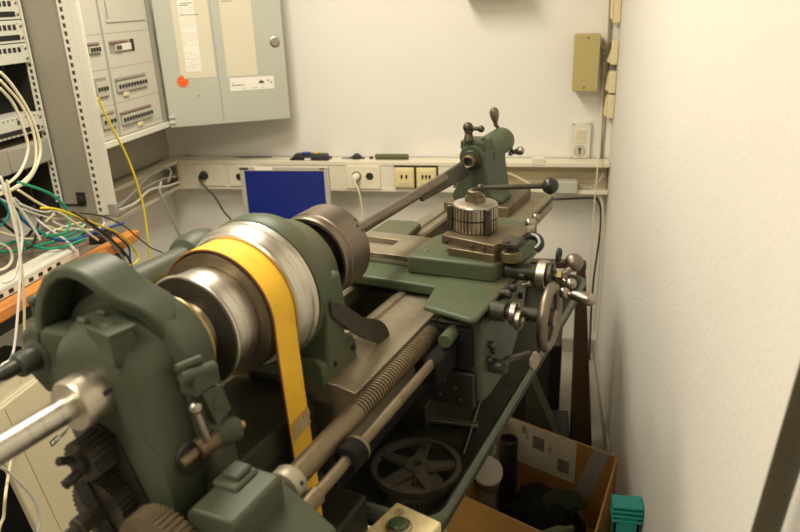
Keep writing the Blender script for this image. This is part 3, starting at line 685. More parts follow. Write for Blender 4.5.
# things lying on the trunking
def small(name, label, cat, loc_, rz=0, group=None): return thing(name, label, cat, loc_, rz, group)
t2 = small('bit_case', 'flat black case with blue and yellow bits on top of the trunking', 'case', (-1.125, 3.305, TT+.001), math.radians(-2))
a = MB(); a.box((-.10, -.045, 0), (.10, .03, .008)); a.hexa([(-.088, -.038, .008), (.088, -.038, .008), (.088, .026, .008), (-.088, .026, .008)], [(-.08, -.03, .026), (.08, -.03, .026), (.08, .02, .026), (-.08, .02, .026)]); a.build('case_body', 'black', t2, .003)
a = MB(); a.box((-.045, -.02, .026), (-.005, .008, .034)); a.build('blue_piece', 'blue', t2, .003)
a = MB(); a.box((.02, -.01, .026), (.04, .01, .033)); a.build('yellow_piece', 'belt', t2, .002)
a = MB(); a.box((-.02, -.0465, .002), (.012, -.0448, .012)); a.build('paper_tag', 'paperw', t2)
t2 = small('clip', 'small black clip with loose bits lying on the trunking right of the black case', 'clip', (-.895, 3.315, TT+.001))
a = MB(); a.revolve((0, 0, 0), (0, 0, 1), [(0, 0), (0, .024), (.010, .026), (.018, .016), (.024, .010), (.024, 0)], 20); a.box((-.04, -.006, 0), (.04, .004, .006)); a.build('clip_body', 'black', t2, .001)
a = MB(); a.box((-.075, -.012, 0), (-.035, .012, .005)); a.build('grey_piece', 'greydark', t2, .001)
t2 = small('bead', 'tiny dark bead lying on the trunking beside the small black clip', 'bead', (-.822, 3.315, TT+.001))
MB().revolve((0, 0, 0), (0, 0, 1), [(0, 0), (0, .009), (.006, .010), (.010, .006), (.010, 0)], 16).build('bead', 'blackiron', t2)
t2 = small('round_stick', 'dark green ribbed round stick lying on the trunking above the data outlets', 'stick', (-.715, 3.30, TT+.0145))
a = MB(); pr = [(-.082, 0), (-.082, .011), (-.078, .0135)]
for k in range(14): pr += [(-.072+k*.0105, .0135), (-.069+k*.0105, .0122), (-.066+k*.0105, .0135)]
pr += [(.078, .0135), (.082, .011), (.082, 0)]
a.revolve((0, 0, 0), (1, 0, 0), pr, 20); a.build('grip', 'olive', t2)
t2 = small('scriber', 'thin grey steel scriber lying on the trunking above the monitor', 'scriber', (-1.45, 3.32, TT+.0035), math.radians(3))
a = MB(); a.revolve((-.11, 0, 0), (1, 0, 0), [(0, 0), (.05, .0022), (.06, .003), (.20, .003), (.22, .0015), (.222, 0)], 12); a.build('shaft', 'brownsteel', t2)
t2 = small('junction_box', 'small grey junction box inside the open trunking near the corner', 'junction box', (.112, YT-.002, .905))
a = MB(); a.box((-.052, -.018, -.028), (.052, .042, .028)); a.build('box_body', 'greycab', t2, .004)
for x in (-.044, .044):
    a = MB(); a.cyl((x, -.019, .018), (x, -.016, .018), .003, n=10); a.build('screw', 'greydark', t2)

# ---------------------------------------------------------------- boxes on the back and right wall
t2 = small('junction_box', 'ochre metal junction box screwed to the back wall near the corner', 'junction box', (.1735, YB-.001, 1.455))
a = MB(); a.box((-.052, -.098, -.118), (.052, 0, .118)); a.build('box_body', 'khaki', t2, .003)
a = MB(); a.box((-.054, -.102, -.12), (.054, -.096, .12)); bc = a.build('box_cover', 'khaki', t2, .002)
for z in (.104, -.104):
    a = MB(); a.cyl((.004 if z > 0 else -.004, -.104, z), (.004 if z > 0 else -.004, -.101, z), .0045, n=12); a.build('screw', 'brownsteel', bc)
a = MB(); a.cyl((.05, -.05, .06), (.075, -.05, .06), .012, n=16); a.cyl((.07, -.05, .045), (.08, -.04, .02), .008, n=12); a.build('cable_gland', 'greydark', t2)

t2 = small('wall_socket', 'small white wall plate with a switch and a keyhole above the trunking', 'wall plate', (.170, YB-.001, 1.10))
a = MB(); a.box((-.047, -.022, -.082), (.047, 0, .088)); a.build('plate', 'white', t2, .004)
a = MB(); a.box((-.022, -.026, -.008), (.024, -.020, .058)); rk = a.build('rocker', 'socket', t2, .002)
a = MB()
for k in range(6): a.box((-.018, -.0272, .004+k*.008), (.020, -.0258, .0065+k*.008))
a.build('rocker_rib', 'trunkin', rk)
a = MB(); a.revolve((0, -.021, -.046), (0, -1, 0), [(0, 0), (0, .030), (.004, .028), (.005, 0)], 28); lk = a.build('lock_plate', 'whiteplast', t2)
a = MB(); a.cyl((0, -.0275, -.036), (0, -.0255, -.036), .006, n=14); a.box((-.003, -.0275, -.062), (.003, -.0255, -.036)); a.build('keyhole', 'darkhole', lk)
for x in (-.033, .036):
    for z in (.076, -.072):
        a = MB(); a.cyl((x, -.0235, z), (x, -.0215, z), .004, n=12); a.build('screw', 'greydark', t2)

t2 = small('wall_cabinet', 'pale box mounted high on the back wall at the top edge of the photo', 'wall box', (-.235, YB-.001, 1.742))
a = MB(); a.box((-.125, -.13, 0), (.125, 0, .30)); a.build('box_body', 'trunk', t2, .006)
a = MB(); a.box((-.128, -.145, .004), (.128, -.13, .304)); a.build('front_cover', 'trunk', t2, .006)

names = ['topmost beige switch box in the corner, cut by the top of the photo', 'second beige switch box from the top in the corner, with a slanted side', 'third beige switch box from the top in the corner, just above the lowest', 'lowest beige switch box in the corner, level with the ochre junction box']
for (z0, z1, dx), nm in zip(((1.615, 1.75, 0), (1.445, 1.545, .012), (1.325, 1.418, .006), (1.215, 1.318, .004)), names):
    yc = 3.29
    t2 = small('switch_box', nm, 'switch box', (XR-.001, yc, (z0+z1)/2), 0, 'switch boxes in the corner')
    h = (z1-z0)/2
    a = MB(); a.box((-.030, -.040, -h), (0, .040, h)); a.build('box_body', 'box', t2, .005, 3)
    a = MB(); a.prism([(-.030, -h*.86), (-.040-dx*.3, -h*.7), (-.040+dx, h*.7), (-.030, h*.9)], 1, -.033, .033); a.build('rocker', 'box', t2, .004, 3)

t2 = small('cable_conduit', 'thin cream conduit pipe running down the corner to the trunking', 'conduit', (.258, YB-.012, TT+.002))
a = MB(); a.cyl((0, 0, 0), (0, 0, 1.72), .0085, n=16); a.build('pipe', 'trunk', t2)
for z in (.35, .42):
    a = MB(); a.box((-.014, -.012, z), (.014, .0115, z+.012)); a.build('pipe_clip', 'greycab', t2, .002)
t2 = small('wall_cable', 'dark thin line of cable beside the conduit in the corner', 'cable', (.275, YB-.006, TT+.002))
MB().cyl((0, 0, 0), (0, 0, 1.72), .0042, n=12).build('sheath', 'greydark', t2)

# ---------------------------------------------------------------- monitor and its table
t2 = thing('computer_monitor', 'flat monitor with a blue screen in front of the trunking', 'monitor', (-1.135, 2.95, .66), math.radians(1.5))
zb, zt = .055, .402
a = MB(); a.box((-.208, -.022, zb), (.208, .0, zb+.022)); a.box((-.208, -.022, zt-.020), (.208, 0, zt)); a.box((-.208, -.022, zb+.02), (-.188, 0, zt-.018)); a.box((.186, -.022, zb+.02), (.208, 0, zt-.018)); a.build('bezel', 'monitor', t2, .003)
a = MB(); a.box((-.19, -.014, zb+.02), (.19, -.008, zt-.018)); a.build('screen', 'screen', t2)
a = MB(); a.hexa([(-.205, 0, zb), (.205, 0, zb), (.205, 0, zt), (-.205, 0, zt)], [(-.16, .05, zb+.05), (.16, .05, zb+.05), (.16, .05, zt-.05), (-.16, .05, zt-.05)]); a.build('back_shell', 'monitor', t2, .004)
a = MB(); a.box((-.04, .03, .01), (.04, .06, .2)); a.revolve((0, .03, 0), (0, 0, 1), [(0, .0), (0, .12), (.008, .118), (.016, .05), (.016, 0)], 32); a.build('monitor_stand', 'monitor', t2, .003)
a = MB(); a.box((-.207, -.0228, zt-.014), (-.165, -.0215, zt-.003)); a.build('badge', 'ink', t2)
a = MB(); a.box((-.135, -.0228, zt-.016), (-.05, -.0215, zt-.001)); a.build('sticker', 'paperw', t2)
a = MB(); a.box((.168, -.0228, zt-.012), (.19, -.0215, zt-.004)); a.build('badge', 'red', t2)
t2 = thing('side_table', 'small grey table standing behind the headstock under the monitor', 'table', (-1.13, 2.96, 0))
a = MB(); a.box((-.24, -.2, .63), (.24, .2, .659)); a.build('table_top', 'greydark', t2, .004)
for sx in (-1, 1):
    for sy in (-1, 1):
        a = MB(); a.box((sx*.215-.02, sy*.175-.02, 0), (sx*.215+.02, sy*.175+.02, .63)); a.build('leg', 'greydark', t2, .003)

# ---------------------------------------------------------------- electrical cabinet with open door
XC = -1.68
t2 = thing('breaker_cabinet', 'grey electrical cabinet with rows of breakers and an open door on the left wall', 'electrical cabinet', (XC, 2.63, 1.245))
def cb(y0, y1, z0, z1, x0, x1): return (x0-XC, y0-2.63, z0-1.245), (x1-XC, y1-2.63, z1-1.245)
a = MB(); a.box(*cb(2.31, 2.95, 1.245, 2.05, -1.938, XC-.02)); a.build('carcass', 'greycab', t2, .003)
a = MB(); a.box(*cb(2.31, 2.955, 1.238, 1.262, XC-.03, XC+.012)); a.build('bottom_ledge', 'white', t2, .002)
a = MB(); a.box(*cb(2.925, 2.95, 1.262, 2.05, XC-.02, XC+.006)); a.build('frame_edge', 'greydark', t2, .002)
for nm, y0, y1 in (('left', 2.32, 2.570), ('right', 2.586, 2.92)):
    a = MB(); a.box(*cb(y0, y1, 1.265, 2.05, XC-.02, XC)); cv = a.build('front_panel', 'panel', t2, .002)
    rows = [(1.589, 1.634, 2.46, 2.54, 4, 1), (1.428, 1.503, 2.46, 2.545, 4, 0), (1.306, 1.374, 2.46, 2.558, 4, 2)] if nm == 'left' else [(1.584, 1.632, 2.604, 2.782, 2, 1), (1.430, 1.490, 2.600, 2.832, 10, 2), (1.300, 1.358, 2.594, 2.838, 11, 1)]
    for z0, z1, ya, yb, n, rd in rows:
        a = MB(); a.box(*cb(ya, yb, z0, z1, XC-.001, XC+.0012)); a.build('breaker_opening', 'greydark', cv)
        w = (yb-ya-.012)/max(n, 4 if nm == 'left' else (10 if n > 2 else 9))
        zm = (z0+z1)/2
        for k in range(n):
            ys = ya+.006+k*w+(.03 if n == 2 else 0)
            a = MB(); a.box(*cb(ys+.001, ys+w-.001, z0+.006, z1-.014, XC, XC+.010)); br = a.build('breaker', 'breaker', cv, .001)
            a = MB(); a.box(*cb(ys+w*.22, ys+w*.70, zm-.010, zm+.004, XC+.008, XC+.015)); a.build('breaker_switch', 'black', cv, .001)
        if rd:
            a = MB(); a.box(*cb(ya+.004, yb-.004 if n != 2 else yb-.05, z1-.0080, z1-.0055, XC, XC+.009)); a.build('red_strip', 'red' if rd == 1 else 'greydark', cv)
        if n == 2:
            a = MB(); a.box(*cb(yb-.024, yb, z0+.001, z1-.001, XC, XC+.003)); a.build('empty_slot', 'darkhole', cv)
            a = MB(); a.box(*cb(ya+.062, yb-.03, z0+.008, z1-.014, XC, XC+.008)); a.build('breaker', 'white', cv, .001)
    if nm == 'right':
        a = MB(); a.box(*cb(2.61, 2.90, 1.700, 1.79, XC-.001, XC+.005)); a.build('blank_cover', 'panel', cv, .002)
        a = MB(); a.box(*cb(2.614, 2.622, 1.715, 1.78, XC+.003, XC+.007)); a.build('cover_slot', 'greydark', cv)
    for zz in (1.285, 1.395, 1.53, 1.66):
        a = MB(); a.box(*cb(y0+.002, y1-.002, zz, zz+.0016, XC-.0005, XC+.0006)); a.build('panel_seam', 'greydark', cv)
a = MB(); a.box(*cb(2.575, 2.583, 1.265, 2.05, XC-.024, XC-.012)); a.build('panel_gap', 'darkhole', t2)
for z in (1.415, 1.282):
    a = MB(); a.box(*cb(2.64+(1.415-z)*.5, 2.68+(1.415-z)*.5, z, z+.018, XC-.001, XC+.008)); a.build('cover_knob', 'box', t2, .003)
# door, hinged at the cabinet's right edge and swung back almost to the wall
al = math.atan2(.25, .49); ca, sa = math.cos(al), math.sin(al)
HX, HY = -1.672, 2.962
def dt(p):   # s along the door, d towards the room, z
    s, d, z = p; return Vector((HX+s*ca+d*sa-XC, HY+s*sa-d*ca-2.63, z-1.245))
def DB(): return MB(dt)
a = DB(); a.box((0, 0, 1.232), (.550, .014, 2.05)); dr = a.build('cabinet_door', 'greydoor', t2, .004)
a = DB(); a.box((0, -.018, 1.232), (.012, .0, 2.05)); a.box((.538, -.018, 1.232), (.55, 0, 2.05)); a.box((0, -.018, 1.232), (.55, 0, 1.244)); a.build('door_rim', 'greydoor', dr, .002)
a = DB(); a.box((.240, .0135, 1.245), (.243, .0155, 2.05)); a.build('door_fold', 'greydark', dr)
def sheet(nm, q, m, d=.0146):
    a = DB(); A = [a.v((s, d, z)) for s, z in q]; B = [a.v((s, d+.0006, z)) for s, z in q]
    a.face(A); a.face(B[::-1])
    for i in range(4): a.face([A[i], A[(i+1) % 4], B[(i+1) % 4], B[i]])
    return a.build(nm, m, dr)
sheet('notice_sheet', [(.078, 1.445), (.232, 1.445), (.232, 1.80), (.078, 1.80)], 'paper')
sheet('notice_sheet', [(.280, 1.443), (.418, 1.441), (.420, 1.80), (.282, 1.80)], 'paper')
sheet('notice_sheet', [(.105, 1.475), (.172, 1.475), (.172, 1.80), (.105, 1.80)], 'paperw', .0154)
sheet('label_strip', [(.286, 1.377), (.487, 1.377), (.488, 1.434), (.288, 1.436)], 'paperw')
a = DB(); rnd = random.Random(3)
for k in range(34):
    z = 1.486+k*.0085
    if k in (9, 10, 11, 19): continue
    s = .108
    while s < .165:
        w = rnd.uniform(.006, .018)
        if rnd.random() < .78: a.box((s, .0159, z), (min(s+w, .169), .0163, z+.0016))
        s += w+.004
a.build('notice_print', 'inklt', dr)
a = DB()
a.bm.free()
for z, s0, s1 in ((1.752, .110, .150), (1.760, .116, .168), (1.712, .112, .190), (1.778, .108, .17), (1.762, .292, .34)):
    a = DB(); a.box((s0, .0151 if s0 > .2 else .0159, z), (s1, .0156 if s0 > .2 else .0164, z+.0022)); a.build('notice_heading', 'ink', dr)
a = DB(); s = .296
for w in (.005, .008, .006, .009, .007, .006): a.box((s, .0151, 1.400), (s+w, .0156, 1.404)); s += w+.003
a.box((.296, .0151, 1.411), (.302, .0156, 1.414))
for s in (.345, .385, .40, .43): a.box((s, .0151, 1.384), (s+.006, .0156, 1.387))
a.prism([(.420, 1.404), (.440, 1.404), (.443, 1.412), (.428, 1.418), (.418, 1.412)], 1, .0151, .0156)
for s, z in ((.455, 1.412), (.462, 1.414), (.468, 1.404), (.475, 1.407), (.472, 1.400)): a.box((s, .0151, z), (s+.005, .0156, z+.004))
a.build('label_print', 'ink', dr)
a = DB()
pts = [(0, 0)]+[(.025*math.cos(math.radians(x)), .025*math.sin(math.radians(x))) for x in range(75, 395, 10)]
pts = [(.009, .008)]+pts[1:]
a.prism([(.083+p[0], 1.434+p[1]) for p in pts], 1, .0150, .0158); lab(a.build('warning_dot', 'orange', dr), 'orange round sticker with a notch')
a = DB(); a.revolve((.508, .014, 1.583), (0, 1, 0), [(0, 0), (0, .023), (.004, .023), (.006, .020), (.006, .017), (.003, .016), (.003, 0)], 28); lk = a.build('door_lock', 'steelwarm', dr)
a = DB(); a.box((.500, .017, 1.581), (.516, .019, 1.585)); a.build('lock_slot', 'greydark', lk)
for z in (1.275, 1.25):
    a = DB(); a.box((.0, .010, z), (.028, .022, z+.012)); a.build('hinge', 'greycab', dr, .002)
a = DB(); a.box((.14, .014, 1.366), (.146, .0165, 1.370)); a.build('dot_mark', 'brass', dr)

t2 = thing('cable_duct', 'wide grey duct panel on the left wall below the electrical cabinet', 'duct', (-1.938, 2.80, 1.03))
a = MB(); a.prism([(0, 0), (.055, 0), (.075, .06), (.045, .195), (0, .195)], 1, -.38, .46)
a.build('duct_body', 'greypanel', t2, .004)
a = MB(); a.box((.0, .46, 0), (.06, .47, .19)); a.build('end_cap', 'greypanel', t2, .002)

# ---------------------------------------------------------------- equipment rack
t2 = thing('equipment_rack', 'grey wall rack with perforated uprights left of the electrical cabinet', 'rack', (-1.938, 2.30, 1.02))
def rk_(x0, x1, y0, y1, z0, z1): return (x0+1.938, y0-2.30, z0-1.02), (x1+1.938, y1-2.30, z1-1.02)
a = MB(); a.box(*rk_(-1.938, -1.652, 2.302, 2.309, 1.02, 2.2)); a.build('side_panel', 'greypanel', t2, .001)
def perforated(x0, x1, y, z0, z1, hx0, hx1, pitch, hh, nm, m):
    """strip with square holes cut through: two rails and rungs"""
    a = MB(); a.box(*rk_(x0, hx0, y, y+.003, z0, z1)); a.box(*rk_(hx1, x1, y, y+.003, z0, z1))
    z = z0
    while z < z1:
        a.box(*rk_(hx0, hx1, y, y+.003, z, min(z+pitch-hh, z1))); z += pitch
    return a.build(nm, m, t2)
perforated(-1.652, -1.572, 2.296, 1.02, 2.2, -1.645, -1.632, .0265, .015, 'front_frame', 'white')
a = MB(); a.box(*rk_(-1.606, -1.572, 2.2955, 2.309, 1.02, 2.2)); a.build('frame_flange', 'white', t2, .002)
a = MB(); a.box(*rk_(-1.652, -1.60, 2.300, 2.3015, 1.02, 2.2)); a.build('frame_backing', 'holeback', t2)
perforated(-1.812, -1.784, 2.285, 1.07, 2.2, -1.804, -1.792, .0222, .013, 'mounting_upright', 'white')
a = MB(); a.box(*rk_(-1.812, -1.784, 2.292, 2.2935, 1.07, 2.2)); a.build('upright_back', 'holeback', t2)
a = MB(); a.box(*rk_(-1.60, -1.568, 2.290, 2.312, 1.015, 1.065)); a.build('frame_foot', 'greydark', t2, .003)
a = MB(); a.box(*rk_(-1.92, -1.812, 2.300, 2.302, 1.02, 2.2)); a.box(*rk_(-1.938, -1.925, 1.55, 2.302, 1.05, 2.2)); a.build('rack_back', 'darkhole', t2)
a = MB(); a.box(*rk_(-1.938, -1.60, 1.53, 1.55, 1.02, 2.2)); a.build('side_panel', 'greypanel', t2, .002)
a = MB(); a.box(*rk_(-1.79, -1.70, 2.2985, 2.3025, 1.05, 1.058)); a.cyl((.225, -.004, .06), (.225, -.012, .06), .012, n=14); a.box((.21, -.006, .04), (.245, -.0005, .085)); a.build('side_latch', 'darkhole', t2)
# rack units: face plane x = -1.79 looking into the room
def unit(label, z0, z1, ports, m='greycab', strip=True, holes=True):
    FX = -1.79
    r = thing('patch_panel', label, 'patch panel', (FX, 2.05, z0), 0, 'panels in the rack')
    h = z1-z0
    a = MB(); a.box((-.11, -.49, 0), (0, .232, h)); a.build('panel_body', m, r, .0015)
    if strip:
        a = MB(); a.box((-.002, -.47, h*.12), (.0012, .206, h*.36)); a.build('dark_slot', 'black', r)
    for k in range(ports):
        y = .188-k*.0235
        a = MB(); a.box((-.002, y-.0076, h*.58), (.0014, y+.0076, h*.82)); a.build('port', 'darkhole', r)
    if holes:
        for z in (h*.22, h*.74):
            a = MB(); a.cyl((-.001, .219, z), (.003, .219, z), .0058, n=14); a.build('rack_screw', 'brass', r)
        a = MB(); a.box((-.001, .200, h*.84), (.0012, .214, h*.87)); a.build('panel_print', 'inklt', r)
    return r
unit('pale patch panel at the top edge of the photo in the rack', 1.728, 1.801, 13)
unit('pale patch panel in the rack, second from the top', 1.652, 1.725, 13)
unit('pale patch panel in the rack, lowest of the three with rows of ports', 1.585, 1.649, 13, strip=False)
r = unit('pale slotted panel halfway down the rack with cables looping over it', 1.345, 1.412, 0)
a = MB(); a.box((-.002, .10, .040), (.0016, .125, .054)); a.build('port', 'darkhole', r)
a = MB()
for k in range(20): a.cyl((-.001, .19-k*.022, .060), (.0015, .19-k*.022, .060), .0028, n=8); a.cyl((-.001, .19-k*.022, .004), (.0015, .19-k*.022, .004), .0028, n=8)
o_ = a.build('vent_hole', 'darkhole', r); o_['kind'] = 'stuff'
r = thing('rack_server', 'grey equipment box below the slotted panel in the rack', 'server', (-1.79, 2.05, 1.23), 0)
a = MB(); a.box((-.11, -.49, 0), (0, .232, .085)); a.build('case', 'greypanel', r, .002)
a = MB(); a.box((-.002, .02, .004), (.004, .228, .080)); a.build('front_cover', 'greydark', r, .002)
a = MB(); a.box((-.002, -.10, .012), (.003, -.035, .07)); a.build('vent_grille', 'darksteel', r, .001)

# ---------------------------------------------------------------- workbench and what lies on it
t2 = thing('workbench', 'bench with an orange beech edge along the left wall', 'bench', (-1.73, 1.45, 0))
a = MB(); a.box((-.205, -.95, .915), (.165, .885, .945)); a.build('bench_top', 'benchtop', t2, .002)
a = MB(); a.box((.165, -.95, .912), (.215, .885, .950)); a.build('bench_edge', 'wood', t2, .006, 3)
a = MB(); a.box((-.205, -.95, .84), (.15, .86, .914)); a.build('apron_rail', 'darkhole', t2, .002)
for y in (-.9, .8):
    for x in (-.18, .12):
        a = MB(); a.box((x-.02, y-.02, 0), (x+.02, y+.02, .84)); a.build('leg', 'blackiron', t2, .002)
t2 = thing('network_switch', 'grey perforated switch lying along the front of the bench under the cables', 'network switch', (-1.615, 1.62, .947))
a = MB(); a.box((-.06, -.42, 0), (.045, .42, .024)); a.build('case', 'white', t2, .002)
for k in range(16):
    a = MB(); a.box((.0448, -.38+k*.045, .008), (.0462, -.36+k*.045, .020)); a.build('port', 'darkhole', t2)
a = MB(); a.box((.03, -.42, .024), (.045, .42, .027)); a.build('front_lip', 'greycab', t2)
t2 = thing('power_adapter', 'black power adapter on the bench among the cables', 'adapter', (-1.60, 2.215, .947), math.radians(20))
a = MB(); a.box((-.03, -.05, 0), (.03, .05, .032)); a.build('adapter_body', 'black', t2, .005, 3)

